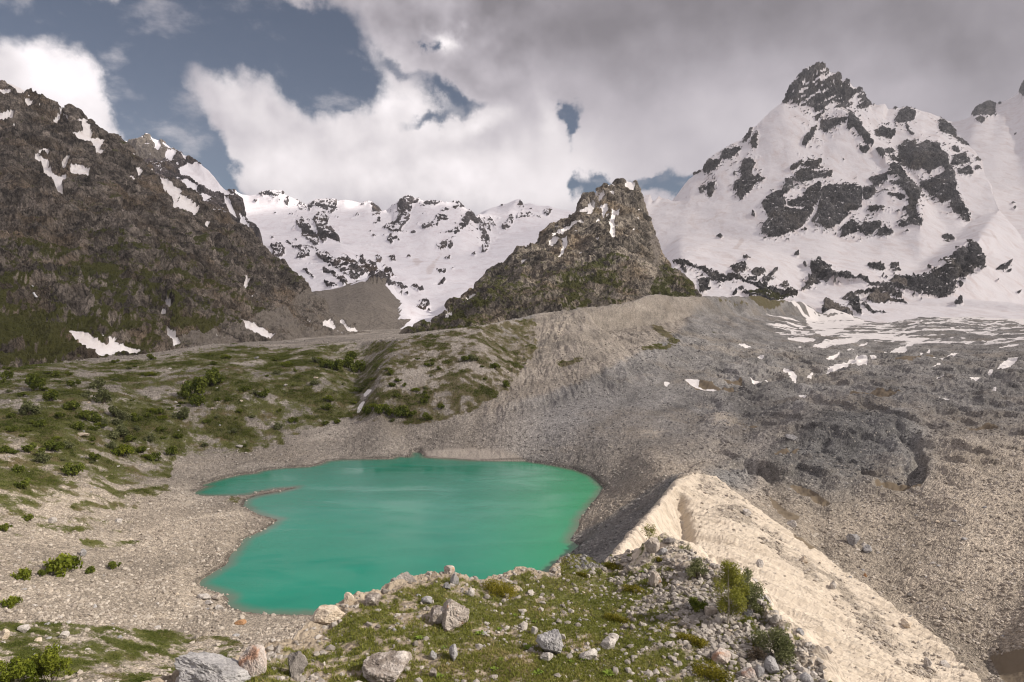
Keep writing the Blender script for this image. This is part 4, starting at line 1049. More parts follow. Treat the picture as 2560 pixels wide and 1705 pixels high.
m3mat = rock_material('cirque_rock', (0.060, 0.055, 0.060), (0.150, 0.132, 0.130), (0.130, 0.098, 0.080), 90.0, (0.64, 0.585, 0.61), (0.76, 0.74, 0.775))
finish(M3, 'snow_mountains', m3mat, snow=ledges(M3, 1 - r3, 0.82, 0.92, 60, 117) * (1 - scr3), scree=scr3, stain=stain3)

# ---- the blunt rock peak in the middle
M4 = Terrain(-0.20, 0.30, 640, 820, 2300, 470)
sky4 = LY((960, 880, 850), (1025, 839, 1000), (1050, 826, 1060), (1079, 810, 1150), (1105, 790, 1230), (1130, 769, 1300), (1158, 752, 1370), (1181, 738, 1440), (1206, 716, 1500), (1212, 705, 1510), (1232, 682, 1550), (1252, 668, 1570), (1272, 657, 1590), (1288, 636, 1620), (1303, 617, 1650),
          (1320, 608, 1670), (1334, 602, 1690), (1362, 592, 1710), (1370, 582, 1720), (1384, 568, 1740), (1400, 554, 1750), (1420, 536, 1770), (1436, 530, 1780), (1449, 522, 1790), (1452, 500, 1795), (1456, 487, 1795), (1463, 485, 1795), (1466, 498, 1795), (1471, 508, 1795), (1474, 484, 1800), (1479, 482, 1800), (1483, 498, 1800), (1487, 482, 1800), (1494, 481, 1810), (1504, 470, 1820),
          (1517, 461, 1830), (1537, 457, 1850), (1549, 452, 1860), (1558, 451, 1860), (1570, 453, 1860), (1588, 456, 1860), (1596, 462, 1855), (1600, 474, 1845), (1604, 488, 1830), (1610, 507, 1810), (1613, 524, 1790), (1621, 542, 1770), (1628, 563, 1740), (1633, 580, 1720))
sky4b = LY((1633, 580, 1720), (1637, 604, 1690), (1642, 634, 1640), (1649, 657, 1590), (1660, 664, 1550), (1680, 680, 1490), (1698, 699, 1430), (1716, 714, 1380), (1727, 728, 1330), (1732, 745, 1290), (1780, 790, 1200))
sh4 = LY((1634, 582, 1900), (1645, 600, 1920), (1652, 622, 1920), (1662, 630, 1910), (1680, 640, 1900), (1692, 655, 1890), (1700, 690, 1850), (1720, 720, 1800))
base4 = LY((980, 880, 850), (1060, 862, 870), (1150, 840, 880), (1250, 825, 890), (1340, 800, 900), (1450, 790, 970), (1560, 785, 1060), (1640, 772, 1150), (1720, 768, 1240), (1800, 790, 1300))
mid4 = LY((1080, 830, 1060), (1150, 785, 1180), (1230, 740, 1250), (1310, 720, 1300), (1370, 690, 1340), (1430, 690, 1330), (1500, 670, 1370), (1560, 670, 1360), (1610, 660, 1400), (1634, 690, 1400))
up4 = LY((1300, 650, 1540), (1370, 620, 1580), (1430, 580, 1640), (1500, 540, 1680), (1560, 540, 1690), (1598, 560, 1680), (1624, 600, 1620))
low4 = LY((1200, 770, 1040), (1280, 760, 1050), (1360, 740, 1130), (1440, 740, 1080), (1500, 725, 1160), (1560, 730, 1200), (1620, 715, 1280), (1680, 730, 1320))
M4.tin([sky4 + sky4b[1:], back(sky4 + sky4b[1:], 240, 330), sh4, base4, skirt(base4, 0.94, 70), mid4, up4, low4], [np.array((a * y, y, z)) for a, y, z in ((-0.2, 820, 30), (0.3, 820, 30), (0.3, 2300, 20), (-0.2, 2300, 20), (-0.2, 1500, 20), (0.3, 1500, 40))], sig=0.9, sharp=[sky4, sky4b], sig_soft=7)
px, py, wx, wy = warp(M4, 8, 50, 131)
snow4 = any_poly(wx, wy, zoomed(*Z5, [
    [845, 190, 930, 150, 900, 190, 850, 205], [1010, 170, 1040, 140, 1100, 150, 1130, 180, 1090, 220, 1060, 210, 1080, 180], [870, 255, 895, 240, 920, 260, 905, 290], [760, 300, 830, 255, 820, 290, 780, 335], [590, 420, 740, 320, 730, 380, 690, 430, 650, 440, 670, 400],
    [430, 520, 520, 480, 550, 440, 700, 350, 600, 430, 520, 490], [780, 370, 850, 360, 845, 410, 870, 410, 840, 440, 815, 500, 805, 470, 815, 420], [300, 670, 420, 630, 430, 600, 630, 520, 610, 550, 480, 630, 440, 660, 380, 675], [320, 620, 400, 570, 380, 600],
    [290, 740, 340, 690, 400, 710, 470, 700, 460, 760, 420, 820, 390, 890, 370, 885, 420, 800, 430, 730, 340, 750], [900, 440, 930, 430, 930, 460, 990, 435, 930, 490, 920, 580, 930, 640, 930, 710, 910, 700, 880, 660, 890, 580, 885, 520], [730, 520, 780, 490, 770, 520],
    [1130, 540, 1155, 480, 1160, 520, 1180, 550, 1150, 555], [1070, 630, 1130, 590, 1120, 610], [725, 715, 780, 715, 770, 745], [1155, 400, 1185, 395, 1170, 425], [1090, 435, 1130, 430, 1120, 445], [520, 650, 600, 620, 560, 655], [30, 920, 95, 910, 40, 960, 20, 960], [575, 830, 610, 810, 590, 840], [740, 260, 770, 250, 755, 290]])
    + zoomed(*Z4, [[1380, 1020, 1400, 1015, 1350, 1080, 1345, 1050], [1220, 1220, 1250, 1170, 1320, 1130, 1240, 1210], [820, 1440, 850, 1390, 870, 1330, 970, 1330, 1100, 1180, 1150, 1190, 1060, 1240, 980, 1310, 900, 1400, 880, 1450], [790, 1560, 880, 1500, 1020, 1480, 980, 1510, 860, 1560], [1850, 660, 1890, 610, 1960, 620, 1960, 650]])
    + zoomed(*Z5, [[1440, 760, 1480, 770, 1500, 850, 1540, 930, 1520, 900], [1560, 790, 1620, 850, 1640, 930, 1600, 900], [1400, 800, 1470, 790, 1460, 820]]))
nv = fbm(M4.X / 60, M4.Y / 60, M4.Z / 45, 5, 0.6, seed=141)
veg4 = np.clip(-0.06 + 0.40 * sstep(py, 590, 720) - 0.38 * sstep(px, 1530, 1630) * (px < 1660) + 0.8 * nv, 0, 1)
veg4 = np.where(any_poly(wx, wy, [[(1380, 700), (1450, 680), (1530, 640), (1570, 650), (1560, 690), (1500, 720), (1420, 760)], [(1650, 660), (1700, 690), (1740, 740), (1660, 745), (1620, 740)], [(1000, 850), (1120, 800), (1200, 740), (1240, 800), (1100, 860)]]), 0.52 + 0.8 * nv, veg4)
pale = any_poly(wx, wy, zoomed(*Z5, [[1240, 700, 1290, 600, 1310, 720, 1335, 850, 1330, 960, 1300, 940, 1285, 860, 1245, 800], [1190, 240, 1215, 330, 1222, 390, 1200, 330]])) * 0.62  # sunlit right edge of the peak, painted in with the scree colour
s4 = fuzzy(M4, snow4, 1.2, 0.9, 14, 143, 0.6, 0.30)
roughen(M4, s4 < 0.5, 110, 21, 151, snow_amp=0.05, tall=2.0, fine_amp=0.14)
veg4 = veg4 + 1.2 * (blur(M4.normals()[..., 2], 1.0) - 0.62)
m4mat = rock_material('brown_rock', (0.095, 0.083, 0.070), (0.350, 0.305, 0.250), (0.235, 0.185, 0.130), 34.0, (0.74, 0.69, 0.65), (0.84, 0.81, 0.79))
finish(M4, 'mountain', m4mat, snow=s4, veg=veg4, scree=blur(pale, 1.0))

# ---- the high snow peak on the right and the snowfields round it
M5 = Terrain(0.13, 0.90, 980, 1850, 5900, 560)
sky5 = LY((1560, 540, 4600), (1600, 520, 4600), (1608, 484, 4600), (1628, 481, 4600), (1634, 500, 4600), (1641, 492, 4600), (1648, 485, 4600), (1656, 492, 4600), (1662, 502, 4600), (1678, 503, 4600), (1690, 488, 4600), (1700, 474, 4600), (1723, 444, 4620), (1740, 433, 4640), (1756, 423, 4650), (1764, 408, 4660), (1771, 393, 4670), (1782, 384, 4680), (1812, 369, 4700), (1838, 353, 4720), (1858, 343, 4740),
          (1879, 318, 4780), (1904, 290, 4820), (1924, 272, 4850), (1955, 252, 4880), (1966, 232, 4900), (1976, 213, 4920), (1987, 198, 4940), (1998, 185, 4950), (2008, 175, 4960), (2016, 167, 4970), (2026, 162, 4980), (2034, 158, 4980), (2046, 154, 4980), (2057, 157, 4980), (2065, 170, 4980), (2074, 176, 4980), (2080, 180, 4980), (2088, 180, 4980), (2094, 181, 4980),
          (2103, 198, 4980), (2112, 198, 4980), (2118, 198, 4980), (2126, 206, 4980), (2134, 213, 4980), (2149, 218, 4980), (2156, 226, 4980), (2162, 236, 4980), (2169, 250, 4980), (2176, 261, 4980), (2195, 260, 4970), (2213, 257, 4960), (2221, 272, 4960), (2239, 268, 4960), (2248, 270, 4960), (2264, 266, 4960), (2290, 270, 4950), (2310, 276, 4940), (2328, 279, 4930), (2351, 289, 4900))
sky5b = LY((2351, 289, 4900), (2366, 306, 4800), (2390, 335, 4700), (2415, 360, 4600), (2440, 378, 4450), (2456, 400, 4300), (2462, 425, 4200), (2470, 450, 4000), (2500, 520, 3600), (2560, 600, 3200), (2650, 680, 2800))
foot5 = LY((1560, 700, 2500), (1640, 690, 2500), (1750, 715, 2450), (1900, 735, 2350), (2050, 750, 2300), (2200, 765, 2350), (2350, 770, 2420), (2560, 775, 2450), (2700, 778, 2450))
sad5 = LY((1600, 590, 3900), (1700, 590, 3700), (1800, 590, 3600), (1900, 610, 3300), (2000, 640, 3050), (2100, 650, 3000), (2200, 650, 3000), (2300, 660, 2950), (2400, 690, 2700))
cliffb = LY((1905, 585, 3440), (1990, 588, 3400), (2060, 578, 3400), (2110, 588, 3380), (2180, 588, 3380), (2230, 575, 3400), (2290, 560, 3440))
clifft = LY((1985, 425, 4150), (2060, 420, 4160), (2140, 425, 4140), (2210, 420, 4110), (2290, 370, 4250), (2340, 380, 4250))
mid5 = LY((1720, 510, 4200), (1800, 480, 4200), (1860, 470, 4150), (1920, 450, 4150))
up5 = LY((1990, 262, 4820), (2060, 270, 4780), (2110, 275, 4780), (2180, 280, 4820))
rib5 = [p * np.array((0.97, 0.97, 1.0)) + np.array((0, 0, -0.03 * (p[2] - HC))) for p in LY((2110, 275, 4780), (2133, 300, 4640), (2160, 330, 4520), (2185, 365, 4420), (2215, 395, 4250), (2235, 410, 4150), (2262, 450, 3950), (2290, 480, 3750), (2298, 520, 3600), (2302, 548, 3480))]
rib5b = LY((2250, 275, 4900), (2268, 310, 4700), (2300, 340, 4500), (2340, 360, 4350), (2375, 420, 4100), (2388, 470, 3850), (2410, 530, 3600), (2425, 555, 3500))
gul5 = LY((2165, 300, 4700), (2200, 340, 4600), (2240, 360, 4500), (2268, 430, 4200), (2300, 470, 4000), (2340, 540, 3650), (2380, 600, 3250))
knob_t = LY((2230, 705, 2560), (2270, 700, 2560), (2320, 682, 2600), (2370, 650, 2680), (2400, 625, 2760), (2425, 598, 2850), (2445, 605, 2860), (2460, 640, 2820))
knob_b = LY((2220, 712, 2500), (2280, 722, 2460), (2330, 742, 2400), (2375, 742, 2420), (2388, 715, 2480), (2420, 690, 2560), (2450, 670, 2660))
mor5 = LY((2040, 650, 2850), (2055, 650, 2830), (2075, 670, 2700), (2100, 683, 2620), (2140, 693, 2560), (2200, 711, 2480))
mor5f = LY((2010, 720, 2560), (2060, 712, 2560), (2110, 715, 2520), (2170, 722, 2440))
mor5c = LY((1700, 655, 2650), (1758, 673, 2600), (1815, 692, 2550), (1840, 688, 2500), (1855, 691, 2480), (1890, 711, 2420), (1940, 722, 2380), (1992, 735, 2330))
M5.tin([sky5 + sky5b[1:], back(sky5, 420, 700) + back(sky5b[1:], 250, 150), foot5, sad5, cliffb, clifft, mid5, up5, rib5, rib5b, gul5, knob_t, knob_b, mor5, mor5f, mor5c],
       [np.array((a * y, y, z)) for a, y, z in ((0.13, 1850, 20), (0.9, 1850, 60), (0.9, 5900, 600), (0.13, 5900, 300), (0.13, 3500, 150), (0.9, 3000, 150))], sig=0.9, sharp=[sky5, sky5b, rib5, rib5b, knob_t, mor5, mor5c], sig_soft=6)
px, py, wx, wy = warp(M5, 6, 110, 161)
ROCK5 = zoomed(*Z6, [
    [990, 525, 1080, 360, 1170, 250, 1240, 180, 1310, 145, 1400, 130, 1440, 190, 1490, 230, 1550, 235, 1590, 300, 1640, 305, 1700, 360, 1760, 380, 1815, 450, 1870, 555, 1740, 585, 1640, 560, 1520, 590, 1440, 560, 1400, 640, 1330, 710, 1320, 620, 1300, 585, 1170, 560, 1100, 510, 1040, 535],
    [1380, 700, 1420, 720, 1500, 695, 1640, 690, 1570, 740, 1500, 770, 1440, 820, 1370, 770], [1290, 790, 1335, 775, 1290, 880, 1230, 960, 1195, 940, 1250, 850], [1650, 600, 1690, 670, 1720, 700, 1800, 800, 1850, 880, 1900, 955, 1830, 930, 1760, 830, 1700, 750, 1660, 800, 1650, 760], [1760, 1000, 1850, 970, 1860, 1000, 1780, 1030],
    [280, 1080, 320, 1120, 420, 1090, 360, 1190, 280, 1240, 230, 1230], [420, 1020, 520, 990, 590, 1010, 520, 1070, 440, 1090, 400, 1070], [540, 980, 620, 965, 560, 1000], [620, 890, 700, 790, 690, 860, 640, 915, 600, 930], [100, 1260, 220, 1190, 160, 1250], [720, 850, 760, 830, 740, 980, 700, 950],
    [620, 1100, 690, 1090, 730, 1140, 720, 1190, 650, 1260, 600, 1280, 610, 1170], [540, 1310, 620, 1270, 740, 1250, 840, 1270, 840, 1290, 740, 1330, 700, 1400, 640, 1450, 600, 1490, 570, 1450, 540, 1450, 600, 1380, 530, 1390], [180, 1370, 240, 1360, 350, 1300, 330, 1400, 310, 1450, 280, 1430, 260, 1380, 200, 1420],
    [1080, 1170, 1210, 1100, 1150, 1180, 1080, 1210], [1220, 1130, 1280, 1100, 1330, 1120, 1390, 1080, 1390, 1120, 1330, 1150, 1380, 1170, 1320, 1185, 1240, 1160], [1140, 1240, 1200, 1190, 1280, 1200, 1330, 1230, 1490, 1220, 1480, 1250, 1350, 1270, 1250, 1290, 1190, 1310, 1130, 1300],
    [1030, 1290, 1110, 1280, 1100, 1380, 1020, 1450, 1000, 1440, 1010, 1380, 1040, 1340], [1230, 1410, 1280, 1360, 1380, 1315, 1380, 1370, 1300, 1480, 1290, 1568, 1150, 1568, 1200, 1470], [1440, 1070, 1470, 1080, 1450, 1090], [1490, 1110, 1560, 1095, 1540, 1120], [1580, 1080, 1640, 1080, 1610, 1110], [510, 1250, 530, 1210, 540, 1240], [720, 780, 800, 745, 740, 770], [40, 1465, 75, 1445, 60, 1465]])
ROCK5 += zoomed(*Z8, [
    [800, 130, 880, 40, 960, 0, 1050, 0, 1000, 60, 1040, 110, 1000, 170, 940, 190, 880, 290, 830, 360, 800, 350, 880, 260, 840, 180], [900, 200, 1000, 175, 1170, 185, 1290, 160, 1310, 170, 1250, 260, 1190, 340, 1080, 390, 980, 430, 900, 445, 790, 390, 850, 360, 920, 280],
    [1050, 110, 1150, 60, 1290, 40, 1350, 0, 1400, 0, 1330, 120, 1300, 150, 1270, 110, 1180, 130, 1100, 150], [1400, -10, 1480, -60, 1700, -60, 1780, 80, 1780, 140, 1640, 170, 1630, 220, 1560, 290, 1490, 350, 1440, 350, 1410, 340, 1340, 310, 1390, 200, 1310, 300, 1290, 290, 1350, 180, 1380, 80],
    [1280, 740, 1350, 660, 1370, 650, 1400, 690, 1450, 740, 1500, 790, 1580, 800, 1700, 830, 1850, 870, 1960, 897, 2200, 960, 2200, 975, 1960, 912, 1700, 845, 1650, 850, 1550, 830, 1500, 900, 1520, 820, 1430, 870, 1400, 840, 1350, 860, 1180, 980, 1300, 830],
    [-60, 690, 100, 705, 230, 755, 350, 808, 450, 830, 550, 815, 610, 825, 700, 875, 830, 915, 950, 955, 1080, 980, 1150, 998, 1150, 1017, 900, 980, 760, 925, 650, 865, 600, 848, 480, 854, 380, 885, 300, 835, 230, 785, 100, 725, -60, 705], [180, 850, 230, 840, 290, 850, 280, 920, 240, 980, 200, 980],
    [690, 790, 760, 760, 830, 780, 770, 830, 720, 810], [800, 890, 880, 800, 950, 730, 950, 760, 890, 820, 880, 890, 820, 889], [980, 920, 1050, 890, 1050, 930, 1000, 940], [650, 835, 750, 850, 750, 880], [520, 770, 600, 720, 650, 720, 620, 770, 550, 795], [1110, 630, 1170, 575, 1150, 640], [570, 930, 610, 905, 640, 930, 600, 970],
    [500, 1020, 550, 970, 545, 1010], [0, 730, 70, 790, 30, 790], [1205, 700, 1230, 690, 1240, 740, 1210, 730], [360, 440, 410, 425, 400, 460], [700, 230, 730, 180, 740, 240], [630, 1010, 720, 960, 780, 940, 860, 960, 1000, 1000, 1150, 1020, 900, 1080], [460, 750, 550, 715, 500, 745], [600, 665, 700, 650, 660, 672]])
ROCK5 += zoomed(*Z7, [
    [0, 1200, 60, 1190, 150, 1220, 100, 1280, 250, 1250, 330, 1290, 370, 1380, 250, 1400, 220, 1440, 240, 1480, 150, 1568, 0, 1568], [380, 1215, 500, 1210, 500, 1260, 440, 1320, 390, 1310], [330, 1225, 370, 1220, 370, 1320, 330, 1300], [440, 1130, 530, 1110, 640, 1090, 620, 1130, 550, 1160, 550, 1195, 490, 1190], [0, 1070, 90, 1060, 20, 1110, 0, 1110],
    [640, 1040, 680, 960, 720, 980, 780, 1080, 830, 1150, 870, 1200, 920, 1240, 920, 1330, 910, 1400, 940, 1500, 970, 1568, 800, 1568, 830, 1480, 800, 1440, 700, 1430, 600, 1420, 450, 1460, 440, 1400, 560, 1410, 760, 1430, 830, 1400, 840, 1330, 800, 1250, 750, 1200, 680, 1180, 640, 1150, 740, 1150, 740, 1110, 650, 1090],
    [730, 800, 780, 770, 900, 760, 900, 820, 1000, 760, 1060, 790, 1120, 760, 1140, 830, 1190, 880, 1200, 940, 1240, 1000, 1270, 1060, 1280, 1150, 1290, 1230, 1320, 1290, 1340, 1350, 1390, 1440, 1430, 1540, 1400, 1550, 1320, 1500, 1390, 1480, 1260, 1440, 1230, 1390, 1260, 1340, 1180, 1330, 1150, 1350, 1120, 1310, 1050, 1290, 1020, 1250, 930, 1210, 940, 1180, 1060, 1150, 1080, 1110, 1200, 1080, 1200, 1030, 1130, 1000, 1060, 1040, 1050, 1080, 990, 1060, 970, 1010, 890, 1035, 850, 1000, 800, 1010, 740, 990, 740, 930, 730, 880],
    [690, 550, 750, 450, 820, 440, 900, 480, 880, 540, 800, 560, 740, 580], [490, 650, 570, 620, 620, 650, 690, 640, 700, 690, 660, 750, 580, 720, 510, 700], [1120, 540, 1200, 590, 1260, 650, 1300, 740, 1480, 800, 1490, 830, 1380, 800, 1230, 700, 1140, 650], [1250, 820, 1310, 815, 1330, 850, 1260, 860], [1260, 900, 1380, 870, 1430, 930, 1430, 960, 1300, 990, 1240, 990], [1300, 1050, 1400, 1010, 1460, 1090, 1310, 1070],
    [800, 580, 830, 640, 850, 670, 940, 710, 910, 700, 840, 690, 810, 640], [230, 420, 270, 520, 250, 480], [340, 640, 380, 650, 440, 720, 490, 800, 430, 770, 370, 740], [500, 820, 560, 850, 600, 920, 540, 870], [580, 860, 640, 840, 680, 860, 620, 880], [630, 910, 690, 900, 740, 940, 690, 950], [620, 1270, 700, 1290, 790, 1300, 800, 1330, 740, 1320, 640, 1300], [660, 430, 700, 415, 715, 440],
    [1480, 1000, 1560, 1030, 1480, 1035], [1490, 920, 1540, 950, 1490, 940], [600, 385, 635, 445, 620, 420], [340, 840, 400, 820, 450, 835, 370, 870]])
ROCK5 += zoomed(*ZK, [
    [620, 670, 700, 610, 800, 600, 900, 620, 980, 560, 1070, 540, 1150, 520, 1220, 490, 1180, 440, 1270, 420, 1330, 350, 1420, 320, 1460, 290, 1400, 230, 1500, 290, 1550, 360, 1570, 410, 1550, 470, 1550, 520, 1500, 500, 1430, 560, 1400, 600, 1290, 620, 1280, 700, 1250, 760, 1240, 790, 1120, 810, 1080, 770, 1000, 760, 930, 720, 940, 790, 900, 760, 820, 730, 700, 700, 640, 700],
    [1160, 190, 1190, 165, 1240, 190, 1290, 240, 1230, 230, 1200, 250], [420, 500, 540, 480, 580, 540, 480, 530], [650, 490, 730, 490, 700, 530, 660, 520], [660, 545, 770, 540, 680, 565], [1320, 640, 1370, 650, 1350, 680], [1420, 730, 1470, 740, 1430, 750], [1660, 520, 1750, 500, 1860, 420, 1780, 520, 1800, 560, 1950, 490, 1850, 540], [1690, 620, 1720, 625, 1700, 635], [1880, 740, 1940, 735, 1910, 760],
    [170, 120, 270, 50, 340, 90, 320, 160, 180, 200], [330, 110, 480, 50, 560, 60, 550, 110, 470, 170, 410, 190, 350, 170], [530, 150, 600, 105, 690, 160, 620, 195, 540, 180], [720, 90, 830, 30, 880, 60, 930, 60, 980, 85, 880, 80, 780, 110], [410, 830, 520, 715, 640, 790, 800, 840, 850, 855, 640, 820, 540, 860, 450, 850], [130, 825, 240, 790, 500, 710, 620, 700, 770, 800, 600, 740, 460, 740, 250, 805],
    [230, 820, 330, 830, 370, 990, 290, 930], [0, 840, 110, 880, 290, 990, 100, 980, 0, 950], [350, 880, 500, 930, 650, 955, 480, 950], [240, 810, 330, 830, 280, 850], [1280, 860, 1360, 830, 1360, 870, 1290, 880]])
rock5 = any_poly(wx, wy, ROCK5)
pyr = blur(in_poly(px, py, ROCK5[0]).astype(float), 2)
strata = fbm((M5.X + 0.6 * M5.Z) / 230, M5.Y / 230, (M5.Z - 0.6 * M5.X) / 34, 4, 0.6, seed=173)
ledge = fbm(M5.X / 200, M5.Y / 200, M5.Z / 46, 4, 0.6, seed=174)
r5 = fuzzy(M5, rock5, 1.0, 1.0, 24, 171, 0.5, 0.36 - 1.5 * pyr * sstep(strata, 0.0, 0.2) - 0.5 * (1 - pyr) * sstep(ledge, 0.08, 0.34))
flake = fbm((M5.X + 0.5 * M5.Z) / 60, M5.Y / 60, (M5.Z - 0.35 * M5.X) / 13, 4, 0.6, seed=176)
r5 = np.maximum(r5, sstep(flake, 0.20, 0.27) * sstep(blur(rock5.astype(float), 16), 0.06, 0.25))
scr5 = blur(any_poly(wx, wy, zoomed(*ZK, [[410, 830, 520, 715, 640, 790, 800, 840, 850, 855, 640, 820, 540, 860, 450, 850], [0, 840, 110, 880, 290, 990, 100, 980, 0, 950], [620, 670, 700, 610, 800, 640, 850, 720, 700, 700]])).astype(float), 1.0) * 0.7
veg5 = blur(any_poly(wx, wy, zoomed(*Z8, [[630, 1010, 720, 960, 780, 940, 860, 960, 1000, 1000, 1150, 1020, 900, 1080]])).astype(float), 1.0) * 0.7
stain5 = blur(any_poly(wx, wy, zoomed(*Z8, [[1180, 985, 1280, 850, 1380, 740, 1330, 840, 1230, 960], [180, 300, 420, 210, 700, 60, 430, 220, 260, 295], [500, 560, 600, 440, 640, 460, 560, 570], [1600, 500, 1650, 550, 1610, 540]]) + zoomed(*ZK, [[1330, 60, 1500, 140, 1700, 210, 1840, 255, 1620, 215, 1450, 140], [200, 270, 240, 310, 210, 300], [1420, 690, 1500, 670, 1450, 720]])).astype(float), 2.0)
roughen(M5, r5 > 0.5, 240, 40, 181, snow_amp=0.5, gully=0.45, fine_amp=0.3)
m5mat = rock_material('peak_rock', (0.060, 0.058, 0.060), (0.165, 0.158, 0.155), (0.125, 0.112, 0.098), 80.0, (0.62, 0.55, 0.53), (0.74, 0.71, 0.715))
finish(M5, 'snow_peak', m5mat, snow=ledges(M5, 1 - r5, 0.80, 0.90, 50, 183) * (1 - scr5), scree=scr5, veg=veg5, stain=stain5)

# ---- the far snowfield and ridge at the right edge
M6 = Terrain(0.575, 0.95, 360, 2400, 8200, 260)
sky6 = LY((2330, 305, 6900), (2366, 298, 6900), (2384, 301, 6900), (2405, 297, 6850), (2425, 289, 6800), (2436, 275, 6800), (2443, 264, 6800), (2454, 258, 6800), (2466, 252, 6800), (2478, 255, 6800), (2491, 258, 6800), (2500, 253, 6800), (2509, 251, 6800), (2528, 240, 6800), (2545, 229, 6800), (2550, 215, 6800), (2560, 200, 6800), (2600, 170, 6800), (2700, 120, 6800), (2850, 90, 6800))
foot6 = LY((2300, 735, 2600), (2400, 740, 2600), (2560, 755, 2600), (2850, 760, 2600))
mid6 = LY((2330, 460, 5400), (2400, 440, 5200), (2470, 460, 5000), (2560, 470, 4900), (2850, 400, 5200))
low6 = LY((2330, 640, 3600), (2450, 610, 3600), (2560, 620, 3500), (2850, 600, 3500))
M6.tin([sky6, back(sky6, 500, 300), foot6, mid6, low6], [np.array((a * y, y, z)) for a, y, z in ((0.575, 2400, 20), (0.95, 2400, 60), (0.95, 8200, 900), (0.575, 8200, 400), (0.575, 3600, 200), (0.575, 5000, 500))], sig=0.9, sharp=[sky6], sig_soft=6)
px, py, wx, wy = warp(M6, 6, 130, 191)
rock6 = any_poly(wx, wy, zoomed(*Z7, [[1430, 500, 1500, 405, 1590, 355, 1690, 400, 1670, 440, 1700, 460, 1640, 510, 1540, 490], [1470, 540, 1530, 510, 1620, 530, 1530, 570], [1700, 380, 1750, 370, 1730, 400], [1910, 270, 1960, 160, 2000, 150, 2000, 320, 1960, 310], [1720, 595, 1750, 595, 1730, 615], [1850, 690, 1900, 670, 1880, 700],
                                      [1820, 1355, 1890, 1355, 1850, 1370], [1830, 1400, 1890, 1400, 1880, 1420], [1670, 490, 1730, 500, 1700, 515]])
    + zoomed(*ZK, [[1660, 520, 1750, 500, 1860, 420, 1780, 520, 1800, 560, 1950, 490, 1850, 540], [1690, 620, 1720, 625, 1700, 635], [1880, 740, 1940, 735, 1910, 760]]))
stain6 = blur(any_poly(wx, wy, zoomed(*Z7, [[1720, 520, 1800, 490, 1890, 500, 1860, 550, 1760, 570], [1900, 650, 1960, 620, 2000, 640, 1960, 690], [1370, 720, 1680, 640, 1680, 650], [1780, 780, 1900, 760, 1900, 768], [1640, 1085, 1760, 1050, 1800, 1055], [1780, 915, 1960, 885, 1960, 895], [1300, 1160, 1500, 1210, 1560, 1240, 1400, 1200]])).astype(float), 1.5)
r6 = fuzzy(M6, rock6, 1.0, 1.0, 28, 203, 0.5, 0.08)
roughen(M6, r6 > 0.5, 280, 42, 201, snow_amp=0.45, gully=0.5)
finish(M6, 'snow_mountain', m5mat, snow=1 - r6, stain=stain6 * 0.8)

# ------------------------------------------------------------------ things on the ground
def empty(name, loc, rz=0.0):
    e = bpy.data.objects.new(name, None)
    e.empty_display_size = 0.2
    e.location = loc
    e.rotation_euler = (0, 0, rz)
    COL.objects.link(e)
    return e


_ico = {}


def ico(sub):
    if sub not in _ico:
        t = (1 + 5 ** 0.5) / 2
        v = np.array([(-1, t, 0), (1, t, 0), (-1, -t, 0), (1, -t, 0), (0, -1, t), (0, 1, t), (0, -1, -t), (0, 1, -t), (t, 0, -1), (t, 0, 1), (-t, 0, -1), (-t, 0, 1)], float)
        f = [(0, 11, 5), (0, 5, 1), (0, 1, 7), (0, 7, 10), (0, 10, 11), (1, 5, 9), (5, 11, 4), (11, 10, 2), (10, 7, 6), (7, 1, 8), (3, 9, 4), (3, 4, 2), (3, 2, 6), (3, 6, 8), (3, 8, 9), (4, 9, 5), (2, 4, 11), (6, 2, 10), (8, 6, 7), (9, 8, 1)]
        v = [p / np.linalg.norm(p) for p in v]
        for _ in range(sub):
            mid, nf = {}, []

            def m(a, b):
                k = (min(a, b), max(a, b))
                if k not in mid:
                    p = v[a] + v[b]
                    v.append(p / np.linalg.norm(p))
                    mid[k] = len(v) - 1
                return mid[k]
            for a, b, c in f:
                x, y, z = m(a, b), m(b, c), m(c, a)
                nf += [(a, x, z), (b, y, x), (c, z, y), (x, y, z)]
            f = nf
        _ico[sub] = (np.array(v), np.array(f))
    return _ico[sub]


def boulder_geo(seed, sub=4, cuts=11, lo=0.45, rough=0.075):
    """a broken block: a ball planed by random fracture faces, then weathered."""
    r = np.random.default_rng(seed)
    v, f = ico(sub)
    v = v.copy()
    for _ in range(cuts):
        n = r.normal(size=3); n /= np.linalg.norm(n)
        d = r.uniform(lo, 0.85)
        h = v @ n - d
        v -= np.outer(np.clip(h, 0, None), n) * 0.97
    n = v / (np.linalg.norm(v, axis=1, keepdims=True) + 1e-9)
    k = fbm(v[:, 0] * 2.2 + seed, v[:, 1] * 2.2, v[:, 2] * 2.2, 4, 0.55, seed=seed % 97)
    k2 = fbm(v[:, 0] * 7 + seed, v[:, 1] * 7, v[:, 2] * 7, 3, 0.6, ridged=True, seed=seed % 89)
    v = v + n * (k * rough * 2.4 + (k2 - 0.3) * rough * 0.7)[:, None]
    v /= np.abs(v).max(0)
    return v, f


